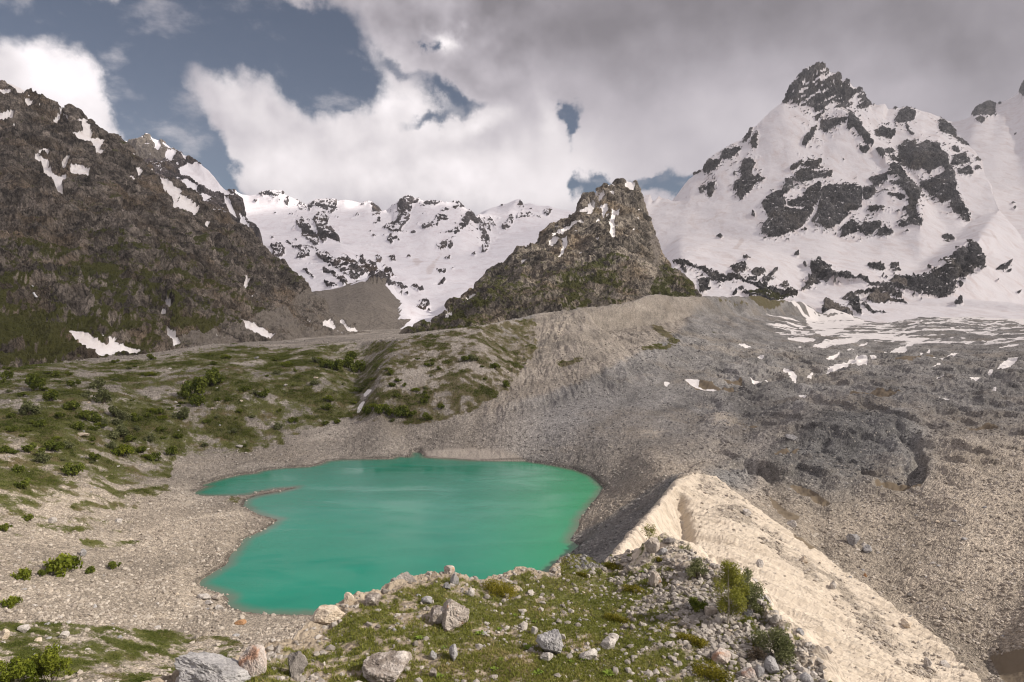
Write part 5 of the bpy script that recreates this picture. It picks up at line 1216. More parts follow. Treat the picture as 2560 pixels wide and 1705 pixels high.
def stone_material(name, a, b, c, lichen=0.0, scale=1.0, spot=(0.50, 0.20, 0.07)):
    m, n, p = material(name)
    o = n.obj()
    x, y = n.noise(o, 1.6 * scale, 7, 0.65, 0.5), n.noise(o, 9.0 * scale, 6, 0.7)
    z = n.noise(n.vadd(o, (17., 3., 5.)), 0.8 * scale, 4, 0.6, 0.8)
    col = n.mix(n.smooth(x, 0.36, 0.64), a, b)
    col = n.mix(n.smooth(z, 0.50, 0.66), col, c)
    col = n.scale(col, n.grey(y, 0.62, 1.38))
    seam = n.smooth(n.m('ABSOLUTE', n.m('SUBTRACT', n.noise(o, 1.9 * scale, 4, 0.6, 1.2), 0.5)), 0.0, 0.02, 0.6, 1.0)
    col = n.scale(col, seam)
    if lichen:
        col = n.mix(n.smooth(n.noise(n.vadd(o, (5., 51., 9.)), 1.3 * scale, 6, 0.7), 0.72 - lichen * 0.2, 0.80 - lichen * 0.2, 0, 0.8), col, spot)
    n.put(p.inputs['Base Color'], col)
    n.put(p.inputs['Normal'], n.bump(n.m('ADD', n.m('MULTIPLY', x, 0.6), n.m('MULTIPLY', y, 0.5)), 0.8, 0.12 / scale))
    return m


ST = {
    'pale': stone_material('pale_stone', (0.381, 0.353, 0.325), (0.560, 0.521, 0.482), (0.291, 0.263, 0.235)),
    'grey': stone_material('grey_stone', (0.270, 0.263, 0.263), (0.432, 0.419, 0.412), (0.203, 0.196, 0.196)),
    'dark': stone_material('dark_stone', (0.150, 0.135, 0.122), (0.275, 0.250, 0.231), (0.112, 0.100, 0.088)),
    'lichen': stone_material('lichened_stone', (0.338, 0.294, 0.250), (0.525, 0.469, 0.413), (0.225, 0.181, 0.144), 0.55),
    'two': stone_material('brown_white_stone', (0.237, 0.200, 0.169), (0.575, 0.525, 0.481), (0.194, 0.163, 0.138), 0.15, 0.7),
    'pink': stone_material('pinkish_stone', (0.38, 0.315, 0.275), (0.52, 0.475, 0.435), (0.38, 0.235, 0.165), 0.45, 0.9, (0.42, 0.20, 0.11)),
    'rust': stone_material('rusty_stone', (0.36, 0.20, 0.10), (0.45, 0.28, 0.16), (0.30, 0.15, 0.07)),
    'cream': stone_material('cream_stone', (0.50, 0.415, 0.32), (0.62, 0.54, 0.44), (0.42, 0.33, 0.24)),
}
STONES_USED = []


def on_ground(px, py, ymin=0.0):
    for k in range(6):
        h = G.hit(px, py + 2 * k, ymin)
        if h is not None:
            return h
    return None


def boulder(box, mat, label, seed, name='boulder', group=None, lo=0.45, tilt=None, sub=4, deep=0.9, sink=0.22, ymin=0.0, squash=1.0):
    """a block that fills a photo box (x0, x1, y0, y1) and stands on the ground at the box's foot."""
    x0, x1, y0, y1 = box
    h = on_ground((x0 + x1) / 2, y1 - 0.12 * (y1 - y0), ymin)
    if h is None:
        return None
    k = h[1] / F
    w, t = (x1 - x0) * k, (y1 - y0) * k
    v, f = boulder_geo(seed, sub, 11, lo)
    d = deep * min(w, t * 1.6)
    sz = max(0.45 * min(w, t), (t * 1.04 - 0.28 * d) / (1 - sink)) * squash            # the box height holds the block's height and part of its depth
    v = v * np.array((w / 2, d / 2, sz / 2))
    if tilt:
        a = R(tilt)
        v = np.stack((v[:, 0] * math.cos(a) + v[:, 2] * math.sin(a), v[:, 1], -v[:, 0] * math.sin(a) + v[:, 2] * math.cos(a)), 1)
    v[:, 2] += -v[:, 2].min() - sink * sz
    v[:, 1] += d * 0.3
    o = mesh_object(name, v, f, ST[mat], smooth=False)
    o.location = h
    tag(o, label, name, group)
    STONES_USED.append((h[0], h[1], w))
    return o


B = boulder
B((381, 632, 1622, 1730), 'grey', 'largest boulder, long grey and weathered, cut by the bottom edge left of the knoll', 101, lo=0.35, deep=0.8, tilt=14, sub=5)
B((586, 674, 1608, 1702), 'pink', 'white and pinkish rounded boulder on the bare lip at lower left', 102, lo=0.6, sub=5)
B((706, 764, 1610, 1704), 'dark', 'dark grey upright slab right of the pinkish boulder', 103, lo=0.45, tilt=-12, deep=1.0, sub=5, squash=0.8)
B((896, 1052, 1618, 1722), 'two', 'large boulder half white half brown at the bottom edge of the knoll', 104, lo=0.4, sub=5)
B((984, 1034, 1406, 1454), 'pale', 'pale pointed stone leaning up against the lake on the knoll edge', 119, lo=0.28, tilt=-48, deep=0.45, sink=0.4)
B((1094, 1178, 1470, 1588), 'lichen', 'tall pale outcrop with orange lichen on its top, left half of the knoll', 136, lo=0.5, sub=5, squash=0.72, deep=1.25)
B((1070, 1124, 1513, 1568), 'two', 'round brown faced boulder leaning on the lichened outcrop', 107, lo=0.6)
B((1121, 1145, 1586, 1662), 'grey', 'long narrow grey stone below the lichened outcrop', 108, lo=0.6, deep=1.6, squash=0.62)
B((1336, 1420, 1562, 1648), 'grey', 'big grey angular slab lying in the grass at the middle of the knoll', 109, lo=0.36, tilt=16, sub=5)
B((1326, 1346, 1566, 1590), 'pale', 'white stone touching the left side of the big grey slab', 110)
B((1350, 1386, 1628, 1656), 'pale', 'pale narrow stone at the foot of the big grey slab', 111)
B((1073, 1092, 1627, 1655), 'grey', 'small upright grey stone between the two toned boulder and the narrow stone', 112)
B((1072, 1093, 1667, 1700), 'two', 'small brown and white stone near the bottom edge right of the two toned boulder', 113)
B((1049, 1080, 1487, 1514), 'grey', 'square grey block in the grass left of the lichened outcrop', 114, lo=0.55)
B((1106, 1137, 1414, 1440), 'lichen', 'orange tipped block standing on the knoll edge above a grey slab', 115, lo=0.45)
B((1124, 1148, 1431, 1468), 'grey', 'upright grey slab just below the orange tipped block', 116, deep=0.6)
B((1107, 1130, 1453, 1476), 'grey', 'blue grey stone left of the upright slab on the knoll edge', 117)
B((1165, 1187, 1470, 1494), 'pale', 'white slab right of the lichened outcrop', 118)
B((1278, 1300, 1459, 1482), 'cream', 'tan stone tucked against the right side of the big juniper', 119)
B((908, 950, 1479, 1524), 'two', 'brown and grey block on the crumbling knoll edge', 120, lo=0.45)
B((766, 855, 1508, 1570), 'cream', 'bulging cream boulder on the knoll edge above the near beach', 121, lo=0.6, sub=5)
B((850, 884, 1476, 1518), 'cream', 'cream block on the knoll edge between the bulging boulder and the brown block', 122)
B((1502, 1545, 1593, 1630), 'pale', 'beige rounded stone, largest of the cluster right of the big grey slab', 123, lo=0.6)
B((1446, 1500, 1620, 1655), 'pale', 'pale broken stones below the beige rounded stone', 124)
B((1515, 1551, 1584, 1606), 'pale', 'flat pale stone just above the beige rounded stone', 125)
B((1619, 1661, 1428, 1474), 'lichen', 'grey boulder with a red patch on its top among the stones of the knoll', 126, lo=0.45)
B((1862, 1886, 1522, 1547), 'grey', 'grey block at the right foot of the birch', 127)
B((1762, 1796, 1516, 1548), 'lichen', 'brown orange stained boulder left of the birch trunk', 128)
B((1783, 1842, 1620, 1668), 'pink', 'flat reddish slab between the two lower junipers and the grey green bush', 129, lo=0.4)
B((1915, 1954, 1636, 1696), 'grey', 'tall leaning grey boulder below the grey green bush', 130, tilt=-15)
B((1857, 1898, 1665, 1706), 'pink', 'reddish block at the bottom edge left of the leaning boulder', 131)
B((2002, 2040, 1684, 1716), 'grey', 'rounded grey boulder cut by the bottom edge of the knoll', 132, lo=0.65)
B((2022, 2048, 1674, 1702), 'pale', 'pale grey boulder behind the rounded one at the bottom edge', 133)
B((2043, 2064, 1672, 1706), 'dark', 'dark brown boulder beside the pale one at the bottom edge', 134)
B((1961, 1999, 1684, 1712), 'pale', 'pale flat boulder left of the rounded one at the bottom edge', 135)
B((1890, 1914, 1660, 1700), 'grey', 'grey boulder left of the leaning boulder', 136)
B((1612, 1652, 1342, 1388), 'lichen', 'brown rock on the hump of the knoll under the yellow sapling', 137, lo=0.42)
B((1653, 1692, 1340, 1368), 'dark', 'dark rock capping the hump of the knoll right of the sapling', 138)
B((1640, 1672, 1362, 1392), 'grey', 'grey rock on the slope below the dark cap rock', 139)
B((1752, 1772, 1376, 1394), 'grey', 'grey rock at the knoll edge above the willow', 140)
B((1836, 1858, 1416, 1434), 'grey', 'uppermost grey block of the row edging the knoll on the right', 141)
B((1876, 1898, 1446, 1462), 'pale', 'flat pale block of the row edging the knoll behind the birch', 142)
B((1892, 1912, 1484, 1506), 'grey', 'squarish grey block of the row edging the knoll right of the birch', 143)
B((1908, 1931, 1482, 1510), 'pale', 'pale slab resting on the squarish grey block', 144)
B((1920, 1946, 1506, 1524), 'dark', 'dark flat block lowest in the row right of the birch', 145)
B((1988, 2014, 1570, 1596), 'grey', 'grey block at the knoll edge right of the grey green bush', 146)
B((583, 614, 1547, 1565), 'rust', 'rust orange boulder lying alone on the near beach', 147, lo=0.6)
B((490, 527, 1481, 1502), 'pale', 'pale boulder in the shore cluster at the left end of the lake', 148)
B((527, 557, 1476, 1505), 'lichen', 'half rusty boulder, right one of the shore cluster at the left end of the lake', 149)
B((507, 532, 1500, 1514), 'pale', 'low white boulder below the shore cluster', 150)
B((532, 557, 1511, 1527), 'pale', 'flat pale boulder on the shore below the half rusty one', 151)
B((588, 606, 1111, 1123), 'pale', 'round white boulder alone on the brown meadow behind the lake', 152, lo=0.6)
B((113, 137, 1292, 1311), 'pale', 'white boulder among bushes at the left edge of the slope', 153)
B((282, 303, 1295, 1308), 'pale', 'white flat boulder on the pale scree left of the lake', 154)
B((194, 212, 1374, 1395), 'grey', 'upright grey boulder above the round bushes on the left scree', 155)
B((180, 219, 1078, 1091), 'cream', 'broad tan boulder below the bushes high on the left slope', 156)
B((143, 169, 1578, 1600), 'pale', 'pale block on the meadow at lower left', 157)
B((36, 70, 1563, 1586), 'pale', 'broad pale block in the row at the lower left edge', 158)
B((-6, 20, 1568, 1600), 'cream', 'tan block cut by the left edge low down', 159)
B((1966, 1998, 1079, 1104), 'grey', 'big grey block on the dark debris slope above the mud streaks', 160)
B((2116, 2152, 1330, 1369), 'grey', 'blue grey boulder, largest on the debris right of the pale ridge', 161)
B((2157, 2184, 1362, 1388), 'grey', 'rounded grey boulder just right of the largest debris boulder', 162, lo=0.6)
B((1968, 1994, 1298, 1320), 'pale', 'pale boulder at the edge of the brown mud behind the pale ridge', 163)
B((1858, 1882, 1272, 1296), 'pale', 'pale boulder on the rubbly spine of the ridge', 164)
B((2075, 2092, 1452, 1477), 'pale', 'small white boulder on the lower cream slope', 165)
B((2061, 2084, 1612, 1640), 'pale', 'round white boulder on the cream slope near the bottom', 166, lo=0.6)
B((2159, 2170, 1431, 1444), 'rust', 'rust coloured stone on the debris right of the cream slope', 167)
B((2256, 2288, 1547, 1573), 'cream', 'pale slab on the debris at lower right', 168)
B((2312, 2334, 1644, 1676), 'pale', 'white boulder near the bottom right on the debris', 169)
B((2350, 2380, 1652, 1672), 'pale', 'flat white boulder right of the one near the bottom right', 170)
B((2268, 2282, 1478, 1494), 'dark', 'dark boulder on the debris slope at lower right', 171)
B((1892, 1912, 1398, 1420), 'pale', 'pale block half way down the cream slope', 172)
B((2000, 2022, 1388, 1412), 'cream', 'cream block stuck in the upper cream slope', 173)

# one of each smaller stone, then copies of it scattered where the photo has them
stone_kinds = []
for i, (mt, lo) in enumerate((('pale', .5), ('pale', .4), ('grey', .5), ('cream', .55), ('lichen', .5), ('pale', .6), ('grey', .4))):
    v, f = boulder_geo(400 + i, 3, 9, lo)
    me_o = mesh_object('stone', v * np.array((1, .8, .6)), f, ST[mt])
    stone_kinds.append(me_o)


def scatter_stones(count, polys, size_px, label, group, seed, cond=None):
    r = np.random.default_rng(seed)
    made = tries = 0
    allp = np.concatenate([np.array(p) for p in polys])
    lo, hi = allp.min(0), allp.max(0)
    while made < count and tries < count * 60:
        tries += 1
        px, py = r.uniform(lo[0], hi[0]), r.uniform(lo[1], hi[1])
        if not any_poly(np.array([px]), np.array([py]), polys)[0]:
            continue
        h = on_ground(px, py)
        if h is None or (cond and not cond(h)):
            continue
        s = size_px[0] * (size_px[1] / size_px[0]) ** (r.random() ** 1.8) * h[1] / F / 2
        if any((h[0] - x) ** 2 + (h[1] - y) ** 2 < (0.5 * w + s) ** 2 for x, y, w in STONES_USED):
            continue
        src = stone_kinds[r.integers(len(stone_kinds))]
        o = src.copy()
        COL.objects.link(o)
        o.location = (h[0], h[1], h[2] + s * 0.05)
        o.scale = (s * r.uniform(.8, 1.2), s * r.uniform(.8, 1.2), s * r.uniform(.75, 1.15))
        o.rotation_euler = (r.uniform(-.4, .4), r.uniform(-.4, .4), r.uniform(0, 6.28))
        tag(o, label, 'stone', group)
        STONES_USED.append((h[0], h[1], 2 * s))
        made += 1


scatter_stones(62, [[(1180, 1450), (1380, 1440), (1600, 1480), (1690, 1560), (1740, 1700), (1180, 1700), (900, 1600), (960, 1490)]], (9, 20), 'small pale stone lying in the turf of the foreground knoll', 'stones in the turf of the knoll', 1)
scatter_stones(58, [[(1600, 1400), (1680, 1380), (1800, 1440), (1900, 1530), (2060, 1680), (1990, 1700), (1760, 1700), (1700, 1560)]], (11, 27), 'pale stone in the stony strip along the right side of the knoll', 'stones on the stony right side of the knoll', 2)
scatter_stones(40, [[(0, 1480), (240, 1420), (480, 1500), (700, 1570), (560, 1610), (340, 1650), (0, 1640)]], (9, 24), 'stone on the gravel flat at lower left below the lake', 'stones on the flat at lower left', 3)
scatter_stones(30, [[(20, 960), (640, 880), (860, 960), (640, 1090), (430, 1180), (200, 1250), (20, 1260)]], (7, 15), 'pale stone on the bushy slope left of the lake', 'stones on the bushy slope', 4)
scatter_stones(32, [[(2120, 1300), (2540, 1200), (2540, 1600), (2420, 1640), (2250, 1560), (2100, 1420)]], (9, 20), 'loose block on the debris slope at the right', 'blocks on the debris slope', 5)
for s in stone_kinds:
    bpy.data.objects.remove(s)

# ------------------------------------------------------------------ rubble and pebbles: beyond counting
def dust(name, mat, n_try, weight, smin, smax, power, seed, sub=0):
    r = np.random.default_rng(seed)
    w = weight.reshape(-1) / weight.sum()
    pick = r.choice(len(w), n_try, p=w)
    i = pick % G.na + r.uniform(-.5, .5, n_try)
    j = pick // G.na + r.uniform(-.5, .5, n_try)
    y = np.exp(G.t0 + j / (G.ny - 1) * (G.t1 - G.t0))
    x = (G.a0 + i / (G.na - 1) * (G.a1 - G.a0)) * y
    z = G.height(x, y)
    s = smin * (smax / smin) ** (r.random(n_try) ** power)
    s = s * (0.6 + 0.4 * np.clip(y / 250, 0.4, 3)) if smax > 0.5 else s
    bv, bf = ico(sub)
    V = np.repeat(bv[None], n_try, 0) * (1 + r.uniform(-.34, .34, (n_try, len(bv), 1)))
    V *= (s[:, None] * r.uniform(.6, 1.15, (n_try, 3)))[:, None, :] * np.array((1, 1, .75))
    a = r.uniform(0, 6.28, n_try)
    c, sn = np.cos(a)[:, None], np.sin(a)[:, None]
    V = np.stack((V[..., 0] * c - V[..., 1] * sn, V[..., 0] * sn + V[..., 1] * c, V[..., 2]), -1)
    V += np.stack((x, y, z + s * 0.15), -1)[:, None, :]
    Fc = (bf[None] + (np.arange(n_try) * len(bv))[:, None, None]).reshape(-1, 3)
    tone = np.repeat(r.random(n_try), len(bv))
    wm = np.repeat(warm.reshape(-1)[pick] * (1.0 if name == 'rubble' else 0.55), len(bv))
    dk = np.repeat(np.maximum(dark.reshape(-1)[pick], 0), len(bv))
    o = mesh_object(name, V.reshape(-1, 3), Fc, mat, attrs=dict(tone=tone, warm=wm, dark=dk))
    o['kind'] = 'stuff'
    return o


rm_, rn, rb = material('rubble')
t = rn.attr('tone')
rg = rn.mix(t, (0.150, 0.143, 0.137), (0.33, 0.315, 0.30))
rw = rn.mix(t, (0.225, 0.190, 0.155), (0.47, 0.42, 0.36))
rc = rn.mix(rn.attr('warm'), rg, rw)
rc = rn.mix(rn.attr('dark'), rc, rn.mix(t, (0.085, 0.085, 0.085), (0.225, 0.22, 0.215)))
rc = rn.scale(rc, rn.grey(rn.noise(rn.obj(), 1.5, 4, 0.6), 0.75, 1.25))
rn.put(rb.inputs['Base Color'], rc)
bare = (1 - sstep(veg, 0.25, 0.55)) * (1 - snow) * (1 - mud) * (1 - sand) * (1 - 0.93 * cream_hard * (1 - 0.9 * rub)) * np.where(inside, 0.5 * (1 - sstep(d_sh, 0.6, 2.2)), 1.0)
clump = sstep(nz_a + 0.8 * nz_b + 0.5 * hum, -0.30, 0.45)
vis = np.ones_like(bare)
dust('rubble', rm_, 110000, bare * (GY > 95) * (GY < 900) * (0.12 + clump) * (1.0 / np.clip(FAR, 0.4, 3)) ** 0.3 * (np.abs(GX / GY) < 0.82) * ~hidden_knoll, 0.11, 0.85, 3.4, 21)
right_strip = sstep(GX + 0.25 * GY, 19.0, 27.0)
dust('pebbles', rm_, 36000, np.where(hidden_knoll, (0.16 + 1.5 * (1 - sstep(veg, 0.15, 0.6)) + 0.35 * right_strip) * (0.2 + sstep(ks, -0.1, -0.35) + 0.35 * right_strip) * (0.25 + 0.75 * sstep(GX + 0.25 * GY, 5, 17)) * sstep(lipd, 0.2, 0.8), 0), 0.030, 0.34, 3.2, 22)

# ------------------------------------------------------------------ grass
def tufts(name, n, weight, hgt, seed, mat):
    r = np.random.default_rng(seed)
    w = weight.reshape(-1) / weight.sum()
    pick = r.choice(len(w), n, p=w)
    i = pick % G.na + r.uniform(-.5, .5, n)
    j = pick // G.na + r.uniform(-.5, .5, n)
    y = np.exp(G.t0 + j / (G.ny - 1) * (G.t1 - G.t0))
    x = (G.a0 + i / (G.na - 1) * (G.a1 - G.a0)) * y
    z = G.height(x, y)
    k = 5
    h = r.uniform(*hgt, (n, k)) * (0.6 + 0.8 * r.random(n))[:, None]
    ang, lean = r.uniform(0, 6.28, (n, k)), r.uniform(.2, .9, (n, k))
    ox, oy = r.normal(0, .05, (n, k)), r.normal(0, .05, (n, k))
    bx, by, bz = x[:, None] + ox, y[:, None] + oy, np.repeat(z[:, None], k, 1) - 0.01
    wd = 0.016 + 0.014 * r.random((n, k))
    ca, sa = np.cos(ang), np.sin(ang)
    p0 = np.stack((bx - sa * wd, by + ca * wd, bz), -1)
    p1 = np.stack((bx + sa * wd, by - ca * wd, bz), -1)
    p2 = np.stack((bx + ca * lean * h, by + sa * lean * h, bz + h), -1)
    V = np.stack((p0, p1, p2), 2).reshape(-1, 3)
    Fc = np.arange(len(V)).reshape(-1, 3)
    tone = np.repeat(np.clip(0.5 + 0.9 * fbm(x / 3, y / 3, x * 0, 3, seed=77) + r.normal(0, .2, n), 0, 1), 3 * k)
    o = mesh_object(name, V, Fc, mat, attrs=dict(tone=tone))
    o['kind'] = 'stuff'
    return o


def leaf_material(name, a, b, c=None, thr=0.75):
    m, n, p = material(name)
    t = n.attr('tone')
    col = n.mix(t, a, b)
    if c:
        col = n.mix(n.smooth(t, thr, 1.0), col, c)
    tr = n.new('ShaderNodeBsdfTranslucent')
    n.put(tr.inputs[0], col)
    n.put(p.inputs['Base Color'], col)
    p.inputs['Roughness'].default_value = 0.7
    mx = n.new('ShaderNodeMixShader')
    mx.inputs[0].default_value = 0.30
    n.put(mx.inputs[1], p.outputs[0]); n.put(mx.inputs[2], tr.outputs[0])
    n.put(m.node_tree.nodes['Material Output'].inputs['Surface'], mx.outputs[0])
    return m


gmat = leaf_material('grass', (0.120, 0.140, 0.022), (0.280, 0.280, 0.062), (0.37, 0.30, 0.15), 0.70)
tufts('grass', 62000, np.where(hidden_knoll, sstep(veg, 0.34, 0.62) * sstep(lipd, 0.1, 0.6), 0), (0.06, 0.19), 31, gmat)

# ------------------------------------------------------------------ bushes and trees
def leaf_cloud(r, lobes, n, size, flat=0.0):
    """leaf-sized faces through the volume of several lobes: (cx, cy, cz, rx, ry, rz)."""
    lobes = np.array(lobes)
    vol = lobes[:, 3] * lobes[:, 4] * lobes[:, 5]
    k = r.choice(len(lobes), n, p=vol / vol.sum())
    d = r.normal(size=(n, 3)); d /= np.linalg.norm(d, axis=1, keepdims=True)
    rad = r.random(n) ** 0.42
    c = lobes[k, :3] + d * rad[:, None] * lobes[k, 3:]
    u = r.normal(size=(n, 3)); u /= np.linalg.norm(u, axis=1, keepdims=True)
    w = np.cross(u, r.normal(size=(n, 3))); w /= np.linalg.norm(w, axis=1, keepdims=True)
    s = (size * r.uniform(.6, 1.4, n))[:, None]
    V = np.stack((c - u * s, c + w * s * .62, c + u * s, c - w * s * .62), 1).reshape(-1, 3)
    Fc = np.arange(len(V)).reshape(-1, 4)
    tone = np.repeat(np.clip(0.5 + 0.22 * r.normal(size=n) + 0.25 * r.normal(size=len(lobes))[k], 0, 1), 4)
    return V, Fc, tone


def tube(paths, nseg=6):
    V, Fc = [], []
    for pts in paths:
        base = len(V)
        for i, (x, y, z, rad) in enumerate(pts):
            for q in range(nseg):
                a = 6.2832 * q / nseg
                V.append((x + rad * math.cos(a), y + rad * math.sin(a), z))
        for i in range(len(pts) - 1):
            for q in range(nseg):
                a, b = base + i * nseg + q, base + i * nseg + (q + 1) % nseg
                Fc.append((a, b, b + nseg, a + nseg))
    return np.array(V), np.array(Fc)


LEAF = {
    'dark': leaf_material('dark_leaves', (0.066, 0.092, 0.012), (0.195, 0.220, 0.038)),
    'fresh': leaf_material('fresh_leaves', (0.090, 0.120, 0.010), (0.230, 0.255, 0.030)),
    'grey': leaf_material('grey_green_leaves', (0.100, 0.115, 0.042), (0.240, 0.250, 0.120)),
    'birch': leaf_material('birch_leaves', (0.130, 0.145, 0.018), (0.290, 0.285, 0.055)),
    'yellow': leaf_material('yellow_leaves', (0.150, 0.160, 0.030), (0.270, 0.255, 0.070)),
    'juniper': leaf_material('juniper_needles', (0.100, 0.100, 0.010), (0.270, 0.235, 0.028)),
    'brown': leaf_material('bare_twigs', (0.085, 0.065, 0.045), (0.150, 0.120, 0.085)),
}
bark, bn, bb = material('bark')
bn.put(bb.inputs['Base Color'], bn.mix(bn.noise(bn.obj(), 12.0, 5, 0.6), (0.055, 0.042, 0.032), (0.13, 0.105, 0.085)))
wbark, bn, bb = material('birch_bark')
bn.put(bb.inputs['Base Color'], bn.mix(bn.smooth(bn.noise(bn.vmul(bn.obj(), (3., 3., 14.)), 3.0, 4, 0.6), 0.55, 0.66), (0.46, 0.41, 0.33), (0.07, 0.058, 0.05)))


def bush_parts(seed, w, h, n, size, mat, stems=7):
    """foliage and branches of a bush w wide and h high, standing at the origin."""
    r = np.random.default_rng(seed)
    lobes = []
    for _ in range(15):
        a, d = r.uniform(0, 6.28), r.uniform(0, .40) * w
        rr = r.uniform(.07, .21) * w
        cz = h * r.uniform(.30, .74) * (1 - 0.45 * d / (0.40 * w)) * r.uniform(.75, 1.25)
        lobes.append((d * math.cos(a), d * math.sin(a), cz, rr, rr, min(rr, h * .30)))
    V, Fc, tone = leaf_cloud(r, lobes, n, size)
    V[:, 2] = np.maximum(V[:, 2], -0.04)
    fo = mesh_object('foliage', V, Fc, LEAF[mat], attrs=dict(tone=tone))
    paths = []
    for l in lobes[:stems]:
        q = []
        for t in np.linspace(0, 1, 5):
            q.append((l[0] * t ** 1.3 + 0.03 * w * r.normal() * t, l[1] * t ** 1.3 + 0.03 * w * r.normal() * t, -0.15 * h * (1 - t) + l[2] * t, 0.014 * w * (1.1 - t) + 0.003))
        paths.append(q)
    v, f = tube(paths, 5)
    br = mesh_object('branches', v, f, bark)
    return fo, br


bush_kinds = []
for i, (mt, n) in enumerate((('dark', 900), ('dark', 760), ('grey', 620), ('dark', 1000), ('fresh', 900), ('grey', 800), ('dark', 820))):
    bush_kinds.append(bush_parts(900 + i, 1.0, 0.62, n, 0.050, mt))


def bush(px, py, wpx, label, group=None, kind=0, tall=1.0, ymin=0.0):
    h = on_ground(px, py, ymin)
    if h is None or h[1] < 20:
        return None
    s = wpx * h[1] / F * 1.15
    e = empty('bush', h, random.uniform(0, 6.28))
    e.scale = (s, s * random.uniform(.8, 1.1), s * tall * random.uniform(.9, 1.2))
    tag(e, label, 'bush', group)
    for src in bush_kinds[kind]:
        c = src.copy()
        COL.objects.link(c)
        c.parent = e
    return e


GB = 'bushes on the slope left of the lake'
for X, Y, W, k in ((340, 560, 220, 0), (70, 450, 120, 3), (550, 690, 170, 0), (760, 530, 130, 1), (1050, 550, 160, 2), (920, 640, 110, 2), (1080, 710, 200, 5), (780, 790, 180, 0), (900, 880, 180, 3), (1010, 920, 160, 1), (1200, 850, 160, 5), (1290, 880, 120, 2),
                   (300, 840, 200, 5), (110, 870, 90, 0), (1100, 960, 150, 2), (840, 1000, 150, 0), (960, 990, 70, 0), (1360, 1120, 120, 1), (1180, 1190, 120, 2), (1500, 1230, 130, 0), (520, 1210, 190, 0), (310, 1230, 150, 1), (430, 1330, 170, 2), (200, 1440, 130, 1),
                   (1440, 1000, 80, 5), (2090, 610, 250, 0), (2250, 520, 200, 0), (2250, 440, 150, 1), (1940, 660, 150, 3), (2080, 740, 180, 1), (1930, 880, 180, 5), (1690, 830, 120, 0), (1430, 900, 100, 1), (1560, 870, 90, 0), (620, 870, 110, 1), (700, 1180, 120, 2), (130, 1010, 110, 1), (420, 950, 120, 0)):
    bush(X * .2379, 840 + .2379 * Y, W * .2379 * 1.1, 'dark green bush on the stony slope left of the lake', GB, k)
for px, py, w, k, lab in ((309, 1139, 46, 4, 'brightest green bush at the foot of the left slope'), (230, 1152, 34, 0, 'dark upright bush left of the brightest one on the slope foot'), (233, 1106, 22, 0, 'small dark conical bush above the upright one on the left slope'),
                          (430, 1136, 30, 0, 'dark bush farthest right on the foot of the left slope'), (385, 1152, 34, 3, 'low dark bush just left of the farthest right one at the slope foot'), (302, 1095, 52, 5, 'broad grey green bush high above the brightest bush'), (378, 1106, 36, 2, 'pale grey green bush above the low dark bush'),
                          (186, 1190, 52, 1, 'low spreading dark bush where the left slope meets the scree'), (10, 1130, 30, 0, 'dark bush cut by the left edge half way down the slope'),
                          (158, 1434, 78, 4, 'round bright green bush on the scree left of the lake, biggest of three'), (60, 1450, 46, 4, 'green bush left of the biggest round bush on the scree'), (100, 1440, 24, 0, 'small dark bush between the two round bushes on the scree'),
                          (283, 1422, 34, 1, 'flat green bush right of the biggest round bush on the scree'), (225, 1432, 26, 0, 'little dark bush at the right foot of the biggest round bush'), (30, 1516, 42, 4, 'green bush near the left edge below the round bushes'),
                          (14, 1328, 32, 3, 'dark bush at the left edge above the round bushes'), (76, 1303, 30, 0, 'dark bush beside the white boulder at the left edge'),
                          (60, 1222, 40, 1, 'dark bush near the left edge under the slope')):
    bush(px, py, w, lab, None, k)
for i, (px, py, w) in enumerate(((845, 925, 40), (870, 920, 46), (895, 930, 42), (880, 900, 36), (815, 920, 34), (543, 962, 44), (520, 950, 30))):
    bush(px, py, w, 'dark bush in the gully thicket behind the lake', 'bushes in the gully behind the lake', (0, 1, 3)[i % 3])
for i, (px, py, w) in enumerate(((913, 1036, 34), (951, 1036, 42), (976, 1040, 32), (1003, 1042, 48), (1030, 1040, 26), (815, 1064, 20), (846, 1060, 22), (1103, 1022, 24), (1060, 1010, 22))):
    bush(px, py, w, 'dark bush in the row along the foot of the slope behind the lake', 'bushes along the foot behind the lake', (0, 1, 3)[i % 3])
rr = np.random.default_rng(55)
cnt = 0
while cnt < 120:
    px, py = rr.uniform(0, 1320), rr.uniform(890, 1160)
    if not any_poly(np.array([px]), np.array([py]), V_LEFT)[0]:
        continue
    bush(px, py, rr.uniform(11, 34), 'small low bush in the scrub on the slopes behind the lake', 'small bushes in the scrub behind the lake', int(rr.integers(7)), 0.7)
    cnt += 1
for s in bush_kinds:
    for q in s:
        bpy.data.objects.remove(q)


def big_bush(px, py, wpx, hpx, mat, label, seed, n=4200, leaf=0.075, stems=9, ymin=0.0):
    h = on_ground(px, py, ymin)
    k = h[1] / F
    e = empty('bush', h)
    for q in bush_parts(seed, wpx * k * 1.1, hpx * k * 1.05, n, leaf, mat, stems):
        q.parent = e
    return tag(e, label, 'bush')


big_bush(130, 1712, 112, 110, 'fresh', 'big yellow green bush at the bottom left corner, right of its neighbour', 501, 5200, 0.17)
big_bush(38, 1716, 90, 98, 'fresh', 'yellow green bush cut by the left edge at the bottom corner', 502, 4200, 0.17)
big_bush(1743, 1446, 66, 58, 'grey', 'grey green willow bush on the stones above the birch', 503, 1900, 0.06)
big_bush(1736, 1528, 58, 36, 'dark', 'low dark green bush left of the birch', 504, 1700, 0.06)
big_bush(1938, 1642, 118, 84, 'grey', 'wide grey green bush on the stones below the birch', 505, 4200, 0.065)
big_bush(1892, 1650, 54, 40, 'brown', 'brown twiggy bush in front of the wide grey green one', 506, 1300, 0.045)


